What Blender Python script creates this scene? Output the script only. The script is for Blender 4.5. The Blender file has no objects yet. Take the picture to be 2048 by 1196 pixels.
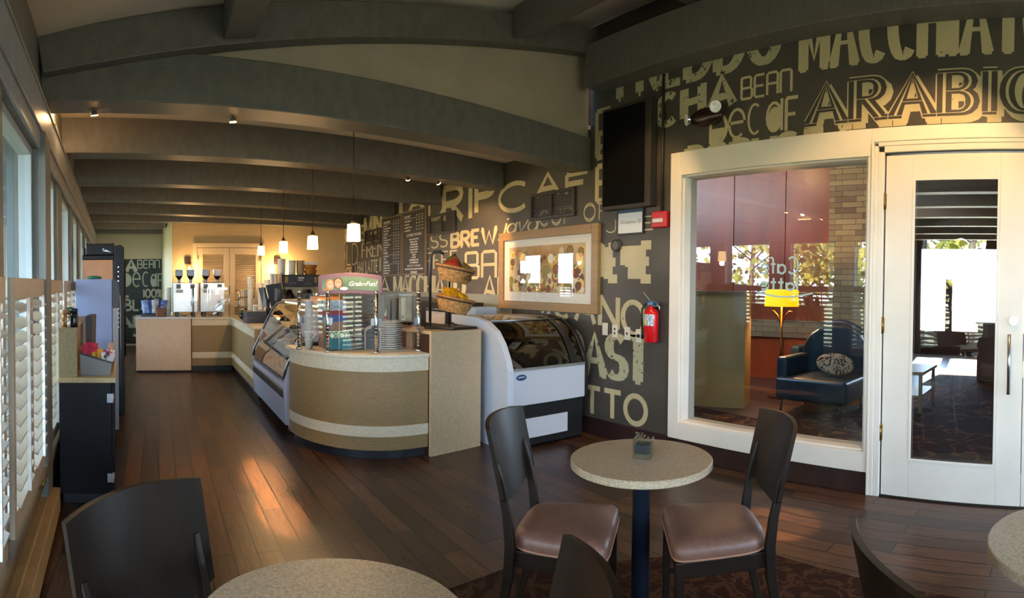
import bpy, bmesh, math, random
from mathutils import Vector, Matrix
random.seed(7)
D = bpy.data
SC = bpy.context.scene
COL = SC.collection
PI = math.pi
EYE = 1.49

# ------------------------------------------------------------------ camera (a stitched panorama: cylindrical lens)
F, YC, PITCH, ROLL, YAW = 1150.0, 590.7, 0.0195, -0.008, 0.616
cam = D.cameras.new('camera'); camo = D.objects.new('camera', cam); COL.objects.link(camo)
cam.type = 'PANO'
cam.panorama_type = 'CENTRAL_CYLINDRICAL'
cam.central_cylindrical_range_u_min = -1024 / F
cam.central_cylindrical_range_u_max = 1024 / F
cam.central_cylindrical_range_v_min = -(1196 - YC) / F
cam.central_cylindrical_range_v_max = YC / F
cam.central_cylindrical_radius = 1.0
cam.clip_start = 0.02; cam.clip_end = 200
def cam_axis(d):
    x, y, z = d
    c, s = math.cos(ROLL), math.sin(ROLL); x, z = c*x + s*z, -s*x + c*z
    c, s = math.cos(PITCH), math.sin(PITCH); y, z = c*y + s*z, -s*y + c*z
    c, s = math.cos(YAW), math.sin(YAW); x, y = c*x + s*y, -s*x + c*y
    return Vector((x, y, z))
R_, U_, B_ = cam_axis((1, 0, 0)), cam_axis((0, 0, 1)), cam_axis((0, -1, 0))
camo.matrix_world = Matrix(((R_.x, U_.x, B_.x, 0), (R_.y, U_.y, B_.y, 0), (R_.z, U_.z, B_.z, EYE), (0, 0, 0, 1)))
SC.camera = camo

# ------------------------------------------------------------------ view, world, daylight
SC.view_settings.view_transform = 'Standard'
SC.view_settings.look = 'None'
SC.view_settings.gamma = 1.0
SC.view_settings.use_curve_mapping = False
SC.view_settings.exposure = 0.45
w = D.worlds.new('daylight'); SC.world = w; w.use_nodes = True
wn = w.node_tree; bg = wn.nodes['Background']
tc = wn.nodes.new('ShaderNodeTexCoord'); sx = wn.nodes.new('ShaderNodeSeparateXYZ'); rp = wn.nodes.new('ShaderNodeValToRGB')
wn.links.new(tc.outputs['Generated'], sx.inputs[0]); wn.links.new(sx.outputs['Z'], rp.inputs[0]); wn.links.new(rp.outputs[0], bg.inputs[0])
rp.color_ramp.elements[0].position = 0.0; rp.color_ramp.elements[0].color = (.66, .82, 1.0, 1)
rp.color_ramp.elements[1].position = 0.6; rp.color_ramp.elements[1].color = (.42, .66, 1.0, 1)
bg.inputs[1].default_value = 19.0
SC.cycles.use_denoising = True
SC.cycles.max_bounces = 8
SC.cycles.transparent_max_bounces = 24
SC.cycles.sample_clamp_indirect = 6.0

def sr(h):
    if isinstance(h, str):
        h = h.lstrip('#'); h = tuple(int(h[i:i+2], 16)/255 for i in (0, 2, 4))
    return tuple((c/12.92 if c <= .04045 else ((c+.055)/1.055)**2.4) for c in h)

def portal(name, center, normal, wid, hei):
    l = D.lights.new(name, 'AREA'); l.shape = 'RECTANGLE'; l.size = wid; l.size_y = hei
    l.cycles.is_portal = True
    o = D.objects.new(name, l); COL.objects.link(o); o.location = center
    n = Vector(normal).normalized(); zax = -n; xax = Vector((0, 0, 1)).cross(zax).normalized(); yax = zax.cross(xax)
    o.matrix_world = Matrix(((xax.x, yax.x, zax.x, center[0]), (xax.y, yax.y, zax.y, center[1]), (xax.z, yax.z, zax.z, center[2]), (0, 0, 0, 1)))
    return o
def spot(name, loc, target, power, angle, color=(1, .62, .28), blend=.35, radius=.03):
    l = D.lights.new(name, 'SPOT'); l.energy = power; l.spot_size = angle; l.spot_blend = blend; l.color = color; l.shadow_soft_size = radius
    o = D.objects.new(name, l); COL.objects.link(o); o.location = loc
    o.rotation_euler = (Vector(target) - Vector(loc)).to_track_quat('-Z', 'Y').to_euler()
    return o
def bulb(name, loc, power, color=(1, .62, .28), radius=.04):
    l = D.lights.new(name, 'POINT'); l.energy = power; l.color = color; l.shadow_soft_size = radius
    o = D.objects.new(name, l); COL.objects.link(o); o.location = loc
    return o
WARM = (1.0, .60, .27)

# ------------------------------------------------------------------ materials
MATS = {}
def mat(name, col, rough=.5, metal=0., noise=None, bump=None, spec=.5, emit=None, coat=0., col2=None, alpha=1., trans=0., stretch=None):
    if name in MATS: return MATS[name]
    m = D.materials.new(name); m.use_nodes = True; nt = m.node_tree; p = nt.nodes['Principled BSDF']
    c = sr(col) if isinstance(col, str) else col
    p.inputs['Base Color'].default_value = (*c, 1); p.inputs['Roughness'].default_value = rough; p.inputs['Metallic'].default_value = metal
    p.inputs['Specular IOR Level'].default_value = spec
    p.inputs['Coat Weight'].default_value = coat
    p.inputs['Transmission Weight'].default_value = trans
    p.inputs['Alpha'].default_value = alpha
    if emit:
        p.inputs['Emission Color'].default_value = (*(sr(emit[0]) if isinstance(emit[0], str) else emit[0]), 1); p.inputs['Emission Strength'].default_value = emit[1]
    vec = None
    if noise or bump:
        t = nt.nodes.new('ShaderNodeTexCoord'); mp = nt.nodes.new('ShaderNodeMapping'); nt.links.new(t.outputs['Object'], mp.inputs[0])
        if stretch: mp.inputs['Scale'].default_value = stretch
        vec = mp.outputs[0]
    if noise:
        n = nt.nodes.new('ShaderNodeTexNoise'); n.inputs['Scale'].default_value = noise[0]; n.inputs['Detail'].default_value = 6
        nt.links.new(vec, n.inputs['Vector'])
        r = nt.nodes.new('ShaderNodeValToRGB'); r.color_ramp.elements[0].position = .35; r.color_ramp.elements[1].position = .65
        a = noise[1]
        c2 = sr(col2) if col2 else tuple(max(0, x*(1-a)) for x in c)
        c1 = c if col2 else tuple(min(1, x*(1+a)) for x in c)
        r.color_ramp.elements[0].color = (*c1, 1); r.color_ramp.elements[1].color = (*c2, 1)
        nt.links.new(n.outputs[0], r.inputs[0]); nt.links.new(r.outputs[0], p.inputs['Base Color'])
    if bump:
        n = nt.nodes.new('ShaderNodeTexNoise'); n.inputs['Scale'].default_value = bump[0]; n.inputs['Detail'].default_value = 4
        nt.links.new(vec, n.inputs['Vector'])
        b = nt.nodes.new('ShaderNodeBump'); b.inputs['Strength'].default_value = bump[1]; b.inputs['Distance'].default_value = .01
        nt.links.new(n.outputs[0], b.inputs['Height']); nt.links.new(b.outputs[0], p.inputs['Normal'])
    MATS[name] = m; return m
def pane_mat(name, tint=(1, 1, 1), refl=1.0, rough=0.0, wavy=0.):
    """thin architectural pane: see-through plus mirror reflection by Fresnel"""
    if name in MATS: return MATS[name]
    m = D.materials.new(name); m.use_nodes = True; nt = m.node_tree; nt.nodes.clear()
    o = nt.nodes.new('ShaderNodeOutputMaterial'); mx = nt.nodes.new('ShaderNodeMixShader'); tr = nt.nodes.new('ShaderNodeBsdfTransparent'); gl = nt.nodes.new('ShaderNodeBsdfGlossy')
    fr = nt.nodes.new('ShaderNodeFresnel'); fr.inputs['IOR'].default_value = 1.5
    mul = nt.nodes.new('ShaderNodeMath'); mul.operation = 'MULTIPLY'; mul.inputs[1].default_value = refl; mul.use_clamp = True
    tr.inputs[0].default_value = (*tint, 1); gl.inputs['Roughness'].default_value = rough
    geo = nt.nodes.new('ShaderNodeNewGeometry'); ior = nt.nodes.new('ShaderNodeMath'); ior.operation = 'MULTIPLY_ADD'; ior.inputs[1].default_value = 1/1.5-1.5; ior.inputs[2].default_value = 1.5
    nt.links.new(geo.outputs['Backfacing'], ior.inputs[0]); nt.links.new(ior.outputs[0], fr.inputs['IOR'])
    nt.links.new(fr.outputs[0], mul.inputs[0]); nt.links.new(mul.outputs[0], mx.inputs[0]); nt.links.new(tr.outputs[0], mx.inputs[1]); nt.links.new(gl.outputs[0], mx.inputs[2]); nt.links.new(mx.outputs[0], o.inputs[0])
    if wavy:
        t = nt.nodes.new('ShaderNodeTexCoord'); n = nt.nodes.new('ShaderNodeTexNoise'); n.inputs['Scale'].default_value = 5.
        b = nt.nodes.new('ShaderNodeBump'); b.inputs['Strength'].default_value = wavy; b.inputs['Distance'].default_value = .004
        nt.links.new(t.outputs['Object'], n.inputs['Vector']); nt.links.new(n.outputs[0], b.inputs['Height']); nt.links.new(b.outputs[0], gl.inputs['Normal'])
    MATS[name] = m; return m

# ------------------------------------------------------------------ mesh building
WORLD = {}                                   # world matrix of every thing / part
def W(o):
    return WORLD[o.name] if o is not None and o.name in WORLD else Matrix()
class MB:
    """collects shapes, links them as ONE mesh object"""
    def __init__(s): s.v = []; s.f = []; s.mi = []; s.sm = []; s.cur = 0
    def add(s, vs, fs, smooth=False, M=None):
        b = len(s.v)
        s.v += [tuple(M @ Vector(v)) for v in vs] if M is not None else [tuple(v) for v in vs]
        for f in fs: s.f.append([b+i for i in f]); s.mi.append(s.cur); s.sm.append(smooth)
        return s
    def box(s, a, b, M=None):
        x0, y0, z0 = (min(a[i], b[i]) for i in range(3)); x1, y1, z1 = (max(a[i], b[i]) for i in range(3))
        vs = [(x0,y0,z0),(x1,y0,z0),(x1,y1,z0),(x0,y1,z0),(x0,y0,z1),(x1,y0,z1),(x1,y1,z1),(x0,y1,z1)]
        return s.add(vs, [(3,2,1,0),(4,5,6,7),(0,1,5,4),(1,2,6,5),(2,3,7,6),(3,0,4,7)], M=M)
    def hexa(s, bot, top, M=None):          # two quads
        return s.add(list(bot)+list(top), [(3,2,1,0),(4,5,6,7),(0,1,5,4),(1,2,6,5),(2,3,7,6),(3,0,4,7)], M=M)
    def prism(s, poly, z0, z1, M=None, smooth=False):
        n = len(poly); vs = [(x, y, z0) for x, y in poly] + [(x, y, z1) for x, y in poly]
        s.add(vs, [list(range(n))[::-1], list(range(n, 2*n))], M=M)
        b = len(s.v) - 2*n
        for i in range(n): s.f.append([b+i, b+(i+1) % n, b+n+(i+1) % n, b+n+i]); s.mi.append(s.cur); s.sm.append(smooth)
        return s
    def extr(s, poly3, d, smooth=False):    # polygon of 3-D points extruded along d
        n = len(poly3); d = Vector(d); vs = [Vector(p) for p in poly3]; vs = vs + [v+d for v in vs]; b = len(s.v)
        s.add(vs, [list(range(n))[::-1], list(range(n, 2*n))])
        for i in range(n): s.f.append([b+i, b+(i+1) % n, b+n+(i+1) % n, b+n+i]); s.mi.append(s.cur); s.sm.append(smooth)
        return s
    def lathe(s, prof, c=(0,0,0), n=24, M=None, smooth=True, cap=True):
        vs = []; fs = []
        for r, z in prof:
            for k in range(n): a = 2*PI*k/n; vs.append((c[0]+r*math.cos(a), c[1]+r*math.sin(a), c[2]+z))
        for i in range(len(prof)-1):
            for k in range(n): fs.append((i*n+k, i*n+(k+1) % n, (i+1)*n+(k+1) % n, (i+1)*n+k))
        s.add(vs, fs, smooth, M)
        if cap:
            b = len(s.v) - len(vs)
            for i, rev in ((0, True), (len(prof)-1, False)):
                if prof[i][0] > 1e-5:
                    f = [b+i*n+k for k in range(n)]; s.f.append(f[::-1] if rev else f); s.mi.append(s.cur); s.sm.append(False)
        return s
    def cyl(s, p0, p1, r0, r1=None, n=16, smooth=True):
        r1 = r0 if r1 is None else r1; p0 = Vector(p0); p1 = Vector(p1); d = p1-p0; L = d.length
        q = Vector((0,0,1)).rotation_difference(d.normalized()).to_matrix().to_4x4()
        return s.lathe([(r0, 0), (r1, L)], n=n, M=Matrix.Translation(p0) @ q, smooth=smooth)
    def tube(s, pts, r, n=8, closed=False, smooth=True):
        pts = [Vector(p) for p in pts]; m = len(pts); rs = r if isinstance(r, (list, tuple)) else [r]*m
        vs = []; fs = []; prev = None
        for i, p in enumerate(pts):
            a = pts[(i-1) % m] if (closed or i > 0) else p; b = pts[(i+1) % m] if (closed or i < m-1) else p
            t = (b-a).normalized()
            if prev is None:
                up = Vector((0,0,1)) if abs(t.z) < .9 else Vector((1,0,0)); nx = t.cross(up).normalized()
            else: nx = (prev - t*prev.dot(t)).normalized()
            prev = nx; ny = t.cross(nx)
            for k in range(n):
                an = 2*PI*k/n; vs.append(p + nx*rs[i]*math.cos(an) + ny*rs[i]*math.sin(an))
        for i in range(m if closed else m-1):
            j = (i+1) % m
            for k in range(n): fs.append((i*n+k, i*n+(k+1) % n, j*n+(k+1) % n, j*n+k))
        s.add(vs, fs, smooth)
        if not closed:
            b = len(s.v)-len(vs); s.f.append([b+k for k in range(n)][::-1]); s.f.append([b+(m-1)*n+k for k in range(n)]); s.mi += [s.cur]*2; s.sm += [False]*2
        return s
    def sweep(s, pts, wx, wy, side=None):   # rectangular section bar along points; side = direction of width wx
        pts = [Vector(p) for p in pts]; vs = []; fs = []; m = len(pts)
        for i, p in enumerate(pts):
            t = (pts[min(i+1, m-1)] - pts[max(i-1, 0)]).normalized(); sd = Vector(side).normalized(); up = t.cross(sd).normalized()
            ax = wx[i] if isinstance(wx, (list, tuple)) else wx; ay = wy[i] if isinstance(wy, (list, tuple)) else wy
            for u, v in ((-1,-1),(1,-1),(1,1),(-1,1)): vs.append(p + sd*ax/2*u + up*ay/2*v)
        for i in range(m-1):
            for k in range(4): fs.append((i*4+k, i*4+(k+1) % 4, (i+1)*4+(k+1) % 4, (i+1)*4+k))
        fs += [(3,2,1,0), tuple(4*(m-1)+k for k in range(4))]
        return s.add(vs, fs)
    def sheet(s, rows, th=None, smooth=True):  # grid of 3-D points (rows), optional solid thickness vector function
        nr, nc = len(rows), len(rows[0]); fs = []; vs = [Vector(p) for r in rows for p in r]
        for i in range(nr-1):
            for j in range(nc-1): fs.append((i*nc+j, i*nc+j+1, (i+1)*nc+j+1, (i+1)*nc+j))
        if th is None: return s.add(vs, fs, smooth)
        th = Vector(th); k = len(vs); vs2 = [v+th for v in vs]; allf = [tuple(f) for f in fs] + [tuple(i+k for i in reversed(f)) for f in fs]
        s.add(vs+vs2, allf, smooth)
        ring = [j for j in range(nc)] + [i*nc+nc-1 for i in range(1, nr)] + [(nr-1)*nc+j for j in range(nc-2, -1, -1)] + [i*nc for i in range(nr-2, 0, -1)]
        b = len(s.v)-2*k
        for a, c in zip(ring, ring[1:]+ring[:1]): s.f.append([b+c, b+a, b+a+k, b+c+k]); s.mi.append(s.cur); s.sm.append(False)
        return s
    def ball(s, c, r, n=12, m=8, sc=(1,1,1)):
        prof = [(max(1e-6, r*math.sin(PI*i/m)), -r*math.cos(PI*i/m)) for i in range(m+1)]
        M = Matrix.Translation(Vector(c)) @ Matrix.Diagonal((*sc, 1))
        return s.lathe(prof, n=n, M=M, cap=False)
    def build(s, name, m, parent=None, bevel=0., local=False, seg=2):
        me = D.meshes.new(name); inv = None
        if parent is not None and not local: inv = W(parent).inverted()
        me.from_pydata([tuple(inv @ Vector(v)) for v in s.v] if inv is not None else s.v, [], s.f)
        ms = m if isinstance(m, (list, tuple)) else [m]
        for q in ms: me.materials.append(q)
        for p, i, k in zip(me.polygons, s.mi, s.sm): p.material_index = i; p.use_smooth = k
        bm = bmesh.new(); bm.from_mesh(me); bmesh.ops.recalc_face_normals(bm, faces=bm.faces); bm.to_mesh(me); bm.free()
        o = D.objects.new(name, me); COL.objects.link(o)
        if parent is not None: o.parent = parent; WORLD[o.name] = W(parent)
        if bevel:
            b = o.modifiers.new('bevel', 'BEVEL'); b.width = bevel; b.segments = seg; b.limit_method = 'ANGLE'; b.angle_limit = .6
        return o
def tag(o, label, cat, group=None, kind=None):
    o['label'] = label; o['category'] = cat
    if group: o['group'] = group
    if kind: o['kind'] = kind
    return o
def thing(name, label, cat, loc=(0,0,0), rz=0., group=None):
    o = D.objects.new(name, None); COL.objects.link(o); o.empty_display_size = .05
    o.location = loc; o.rotation_euler = (0, 0, rz)
    WORLD[o.name] = Matrix.Translation(Vector(loc)) @ Matrix.Rotation(rz, 4, 'Z')
    return tag(o, label, cat, group)
def struct(o, label, cat): return tag(o, label, cat, kind='structure')
def dup(root, loc, rz=0., label=None, group=None):
    r = root.copy(); COL.objects.link(r); r.location = loc; r.rotation_euler = (0, 0, rz)
    WORLD[r.name] = Matrix.Translation(Vector(loc)) @ Matrix.Rotation(rz, 4, 'Z')
    if label: r['label'] = label
    if group: r['group'] = group
    for ch in list(root.children):
        c = ch.copy(); COL.objects.link(c); c.parent = r
        for g in list(ch.children):
            d = g.copy(); COL.objects.link(d); d.parent = c
    return r
def text_mesh(body, size, shear=0., bold=0., spacing=1., align='CENTER'):
    """outline of a line of type as (verts, faces) in its own x-y plane"""
    cu = D.curves.new('type', 'FONT'); cu.body = body; cu.size = size; cu.shear = shear; cu.offset = bold; cu.space_character = spacing
    cu.align_x = align; cu.align_y = 'CENTER'; cu.resolution_u = 3
    o = D.objects.new('type', cu); COL.objects.link(o)
    dg = bpy.context.evaluated_depsgraph_get(); dg.update()
    me = o.evaluated_get(dg).to_mesh(); vs = [v.co.copy() for v in me.vertices]; fs = [tuple(p.vertices) for p in me.polygons]
    o.evaluated_get(dg).to_mesh_clear(); D.objects.remove(o); D.curves.remove(cu)
    return vs, fs
def frame_at(origin, xdir, up=(0,0,1)):
    x = Vector(xdir).normalized(); z = x.cross(Vector(up)).normalized(); y = z.cross(x)
    o = Vector(origin)
    return Matrix(((x.x, y.x, z.x, o.x), (x.y, y.y, z.y, o.y), (x.z, y.z, z.z, o.z), (0,0,0,1)))
def arc(cx, cy, rx, ry, a0, a1, n=8):
    return [(cx+rx*math.cos(math.radians(a0+(a1-a0)*i/n)), cy+ry*math.sin(math.radians(a0+(a1-a0)*i/n))) for i in range(n+1)]
# ------------------------------------------------------------------ the room
XR = 3.95                                     # face of the mural wall
def XLf(y): return -.63 - .075*(y-2.3)        # face of the window wall
_n = math.hypot(1, .075)
def LP(t, off, z): return Vector((XLf(t) + off/_n, t + off*.075/_n, z))
def LB(mb, t0, t1, o0, o1, z0, z1):
    return mb.hexa([LP(t0, o0, z0), LP(t0, o1, z0), LP(t1, o1, z0), LP(t1, o0, z0)], [LP(t0, o0, z1), LP(t0, o1, z1), LP(t1, o1, z1), LP(t1, o0, z1)])
YB = -4.5                                     # wall behind the camera
BAYS = [(-3.9, -2.9), (-2.65, -1.6), (-1.4, -.35), (-.15, .9), (1.08, 2.15), (2.3, 3.37), (3.63, 4.6), (4.95, 6.03), (6.3, 7.35), (7.6, 8.7), (8.95, 10.05), (10.3, 11.4), (11.7, 12.9)]
ZS, ZH = .40, 2.30

for i, (a, b) in enumerate(BAYS):
    if i < 10: portal('window_light_portal', LP((a+b)/2, -.12, (ZS+ZH)/2), (1, .075, 0), b-a, ZH-ZS)
sun = D.lights.new('sun', 'SUN'); sun.energy = 90; sun.color = (1, .93, .75); sun.angle = .01
suno = D.objects.new('sun', sun); COL.objects.link(suno); suno.rotation_euler = Vector((-.8, -.12, -.6)).to_track_quat('-Z', 'Y').to_euler()

# floor boards
def plank_mat():
    m = D.materials.new('dark_plank_floor'); m.use_nodes = True; nt = m.node_tree; p = nt.nodes['Principled BSDF']; L = nt.links.new
    t = nt.nodes.new('ShaderNodeTexCoord'); mp = nt.nodes.new('ShaderNodeMapping'); mp.inputs['Rotation'].default_value = (0, 0, PI/2)
    br = nt.nodes.new('ShaderNodeTexBrick'); L(t.outputs['Object'], mp.inputs[0]); L(mp.outputs[0], br.inputs['Vector'])
    br.offset = .37; br.squash = 1.0
    br.inputs['Scale'].default_value = 1.0; br.inputs['Brick Width'].default_value = .92; br.inputs['Row Height'].default_value = .135; br.inputs['Mortar Size'].default_value = .006; br.inputs['Bias'].default_value = -.1
    br.inputs['Color1'].default_value = (*sr('#583c29'), 1); br.inputs['Color2'].default_value = (*sr('#2e1f18'), 1); br.inputs['Mortar'].default_value = (*sr('#120b0a'), 1)
    n = nt.nodes.new('ShaderNodeTexNoise'); n.inputs['Scale'].default_value = 6; n.inputs['Detail'].default_value = 8
    m2 = nt.nodes.new('ShaderNodeMapping'); m2.inputs['Scale'].default_value = (9, .7, 1); L(t.outputs['Object'], m2.inputs[0]); L(m2.outputs[0], n.inputs['Vector'])
    r = nt.nodes.new('ShaderNodeValToRGB'); r.color_ramp.elements[0].position = .35; r.color_ramp.elements[0].color = (.45, .45, .45, 1); r.color_ramp.elements[1].position = .7; r.color_ramp.elements[1].color = (1.25, 1.2, 1.2, 1)
    L(n.outputs[0], r.inputs[0])
    mx = nt.nodes.new('ShaderNodeMixRGB'); mx.blend_type = 'MULTIPLY'; mx.inputs[0].default_value = 1.0; L(br.outputs[0], mx.inputs[1]); L(r.outputs[0], mx.inputs[2]); L(mx.outputs[0], p.inputs['Base Color'])
    rr = nt.nodes.new('ShaderNodeMapRange'); rr.inputs['To Min'].default_value = .22; rr.inputs['To Max'].default_value = .42; L(n.outputs[0], rr.inputs[0]); L(rr.outputs[0], p.inputs['Roughness'])
    ad = nt.nodes.new('ShaderNodeMath'); ad.operation = 'MULTIPLY_ADD'; ad.inputs[1].default_value = -3.0; L(br.outputs['Fac'], ad.inputs[0]); L(n.outputs[0], ad.inputs[2])
    b = nt.nodes.new('ShaderNodeBump'); b.inputs['Strength'].default_value = .35; b.inputs['Distance'].default_value = .004; L(ad.outputs[0], b.inputs['Height']); L(b.outputs[0], p.inputs['Normal'])
    p.inputs['Specular IOR Level'].default_value = .5
    return m
def carpet_mat(name, base, vine, scale, w=.035):
    m = D.materials.new(name); m.use_nodes = True; nt = m.node_tree; p = nt.nodes['Principled BSDF']; L = nt.links.new
    t = nt.nodes.new('ShaderNodeTexCoord'); n = nt.nodes.new('ShaderNodeTexNoise'); n.inputs['Scale'].default_value = scale; n.inputs['Detail'].default_value = 2.5; n.inputs['Distortion'].default_value = 1.2
    L(t.outputs['Object'], n.inputs['Vector'])
    s = nt.nodes.new('ShaderNodeMath'); s.operation = 'SUBTRACT'; s.inputs[1].default_value = .5; L(n.outputs[0], s.inputs[0])
    a = nt.nodes.new('ShaderNodeMath'); a.operation = 'ABSOLUTE'; L(s.outputs[0], a.inputs[0])
    r = nt.nodes.new('ShaderNodeValToRGB'); r.color_ramp.elements[0].position = w*.5; r.color_ramp.elements[0].color = (*sr(vine), 1); r.color_ramp.elements[1].position = w; r.color_ramp.elements[1].color = (*sr(base), 1)
    L(a.outputs[0], r.inputs[0]); L(r.outputs[0], p.inputs['Base Color']); p.inputs['Roughness'].default_value = .95; p.inputs['Specular IOR Level'].default_value = .1
    return m
FLOOR = plank_mat()
fl = MB().box((-2.2, YB-.2, -.1), (4.1, 14.3, 0)).build('floor', FLOOR); struct(fl, 'dark reddish brown wood plank floor of the cafe', 'floor')

PAINT_DARK = mat('beam_paint', '#5f5d57', .42, bump=(60, .25), stretch=(1, 8, 1), noise=(9, .12))
PAINT_CEIL = mat('ceiling_paint', '#d9ccb6', .75, noise=(3, .06))
PAINT_GREY = mat('window_wall_paint', '#6f7069', .55, noise=(5, .08))
PAINT_TAN = mat('back_wall_paint', '#b19a6f', .6, noise=(3, .05))
PAINT_CREAM = mat('alcove_paint', '#cfc4a0', .6)
WHITE = mat('white_trim_paint', '#d9d3c6', .42, noise=(4, .03))
MURAL = mat('mural_ground', '#403c35', .5, noise=(2.2, .22), bump=(30, .08))
TILE = mat('brown_base_tile', '#2e1c1a', .3, noise=(6, .25))

# mural wall (right): pieces round the window and the door opening
def right_wall():
    m = MB(); T = XR+.16
    m.box((XR, 3.07, 0), (T, 4.24, 4.35)); m.box((XR, 4.24, 0), (T, 11.9, 3.05))
    m.box((XR, 1.26, 0), (T, 1.38, 4.35)); m.box((XR, 1.38, 2.45), (T, 3.07, 4.35)); m.box((XR, 1.38, 0), (T, 3.07, .30))
    m.box((XR, .22, 2.46), (T, 1.26, 4.35)); m.box((XR, YB, 0), (T, .22, 4.35))
    return m.build('wall_right', MURAL)
wall_right = struct(right_wall(), 'dark chalkboard-brown mural wall painted with cream coffee words', 'wall')
for (a, b) in ((3.18, 11.9), (1.36, 3.18)):
    o = MB().box((XR-.014, a, 0), (XR-.0005, b, .158 if a < 3 else .165)).build('baseboard_right', TILE, bevel=.003)
    struct(o, 'dark brown tile baseboard along the mural wall' if a > 3 else 'dark brown tile base under the white window frame', 'baseboard')

# gable wall over the first beam and its sloping beam
GA, GB = Vector((-.72, 3.55, 0)), Vector((3.95, 4.22, 0))
gdir = (GB-GA).normalized(); gn = Vector((-gdir.y, gdir.x, 0))       # points away from the camera
def gp(x, z, off=0.): t = (x-GA.x)/gdir.x; p = GA + gdir*t + gn*off; return Vector((p.x, p.y, z))
def zroof(x): return 3.0 + .227*(x+.69)
m = MB(); m.extr([gp(-.72, 2.93, .05), gp(3.95, 2.93, .05), gp(3.95, zroof(3.95)+.3, .05), gp(-.72, zroof(-.72)+.3, .05)], gn*.15)
struct(m.build('wall_gable', mat('gable_paint', '#9c907c', .75, noise=(3, .06))), 'pale brown triangular wall above the nearest heavy beam', 'wall')
def beam(name, p0, p1, wdt, h, label, taper=0):
    p0 = Vector(p0); p1 = Vector(p1); d = (p1-p0).normalized(); sd = Vector((-d.y, d.x, 0)).normalized()
    m = MB(); vs0 = [p0, p0+sd*wdt, p1+sd*wdt, p1]; up = Vector((0, 0, h))
    m.hexa(vs0, [v+up for v in vs0]); o = m.build(name, PAINT_DARK, bevel=.008); return struct(o, label, 'beam')
beam('beam', gp(-.72, 2.635), gp(3.94, 2.635), .27, .32, 'nearest heavy grey ceiling beam, below the pale triangular wall')
m = MB(); a0, a1 = gp(-.72, 2.775, -.10), gp(3.93, 3.76, -.10); n0 = gn*.145
pts = [gp(-.72 + 4.65*i/12, 2.775 + (3.76-2.775)*(i/12)**1.08, -.10) for i in range(13)]
m.sweep([p + gn*.07 + Vector((0, 0, .12)) for p in pts], .14, .24, side=gn)
struct(m.build('beam', PAINT_DARK, bevel=.006), 'sloping grey rafter across the room against the pale triangular wall', 'beam')
YL_ = [5.0, 6.5, 7.8, 9.15, 10.45, 11.75, 12.95]; YR_ = [5.75, 7.35, 9.0, 10.65, 11.45, None, None]
ordn = ['second', 'third', 'fourth', 'fifth', 'sixth', 'seventh', 'eighth']
for i, (a, b) in enumerate(zip(YL_, YR_)):
    if b: p0, p1 = (XLf(a)-.02, a, 2.64), (3.94, b, 2.64)
    else: p0, p1 = (XLf(a)-.02, a, 2.64), (.14, a+.25, 2.64)
    beam('beam', p0, p1, .25, .32, '%s flat grey ceiling beam counted from the room\'s front' % ordn[i])
for x, lab in ((.42, 'grey rafter running overhead towards the camera, over the left of the room'), (2.78, 'grey rafter running overhead towards the camera, near the mural wall')):
    z = zroof(x) - .24
    y1 = gp(x, 0).y - .11
    m = MB(); m.hexa([(x, YB, z), (x+.2, YB, z+.03), (x+.2, y1, z+.03), (x, y1, z)], [(x, YB, z+.26), (x+.2, YB, z+.29), (x+.2, y1, z+.29), (x, y1, z+.26)])
    struct(m.build('beam', PAINT_DARK, bevel=.006), lab, 'beam')
for y in (2.2, .4, -1.4, -3.0):
    m = MB(); m.sweep([(-.60, y, zroof(-.6)-.10), (3.9, y+.64, zroof(3.9)-.10)], .14, .24, side=(-.14, 1, 0))
    struct(m.build('beam', PAINT_DARK), 'sloping grey rafter across the ceiling overhead', 'beam')
o = MB().box((3.72, YB, 3.37), (3.948, 4.08, 3.77)).build('beam', PAINT_DARK, bevel=.006); struct(o, 'long grey ledger beam along the top of the mural wall', 'beam')
m = MB(); m.hexa([(-.9, 3.75, zroof(-.9)), (4.1, 4.4, zroof(4.1)), (4.1, YB-.1, zroof(4.1)), (-.3, YB-.1, zroof(-.3))], [(-.9, 3.75, zroof(-.9)+.12), (4.1, 4.4, zroof(4.1)+.12), (4.1, YB-.1, zroof(4.1)+.12), (-.3, YB-.1, zroof(-.3)+.12)])
struct(m.build('ceiling', PAINT_CEIL), 'sloping pale brown ceiling over the seating area', 'ceiling')
m = MB(); m.hexa([(-1.7, 3.62, 2.95), (4.1, 4.3, 2.95), (4.1, 14.3, 2.95), (-2.2, 14.3, 2.95)], [(-1.7, 3.62, 3.1), (4.1, 4.3, 3.1), (4.1, 14.3, 3.1), (-2.2, 14.3, 3.1)])
struct(m.build('ceiling', PAINT_CEIL), 'flat ceiling between the grey beams over the counter', 'ceiling')

# window wall (left)
m = MB(); LB(m, YB, 14.2, -.14, 0, 0, ZS); LB(m, YB, 14.2, -.14, 0, ZH, 3.15)
edges = [YB] + [v for ab in BAYS for v in ab] + [14.2]
for a, b in zip(edges[0::2], edges[1::2]): LB(m, a, b, -.14, 0, ZS, ZH)
struct(m.build('wall_left', PAINT_GREY), 'grey painted window wall down the left side of the room', 'wall')
m = MB(); LB(m, YB, 13.75, 0, .035, 2.40, 2.60); LB(m, YB, 13.75, 0, .045, 2.60, 2.615); LB(m, YB, 13.75, 0, .02, 2.30, 2.40)
struct(m.build('trim_1', mat('valance_paint', '#8f9496', .45, noise=(6, .1)), bevel=.004), 'pale grey boxed valance above the left windows', 'trim')
m = MB(); LB(m, YB, 13.7, 0, .055, .355, .395)
struct(m.build('trim_2', mat('sill_wood', '#6d5539', .5, noise=(8, .2)), bevel=.004), 'brown window sill below the shutters', 'trim')
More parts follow.
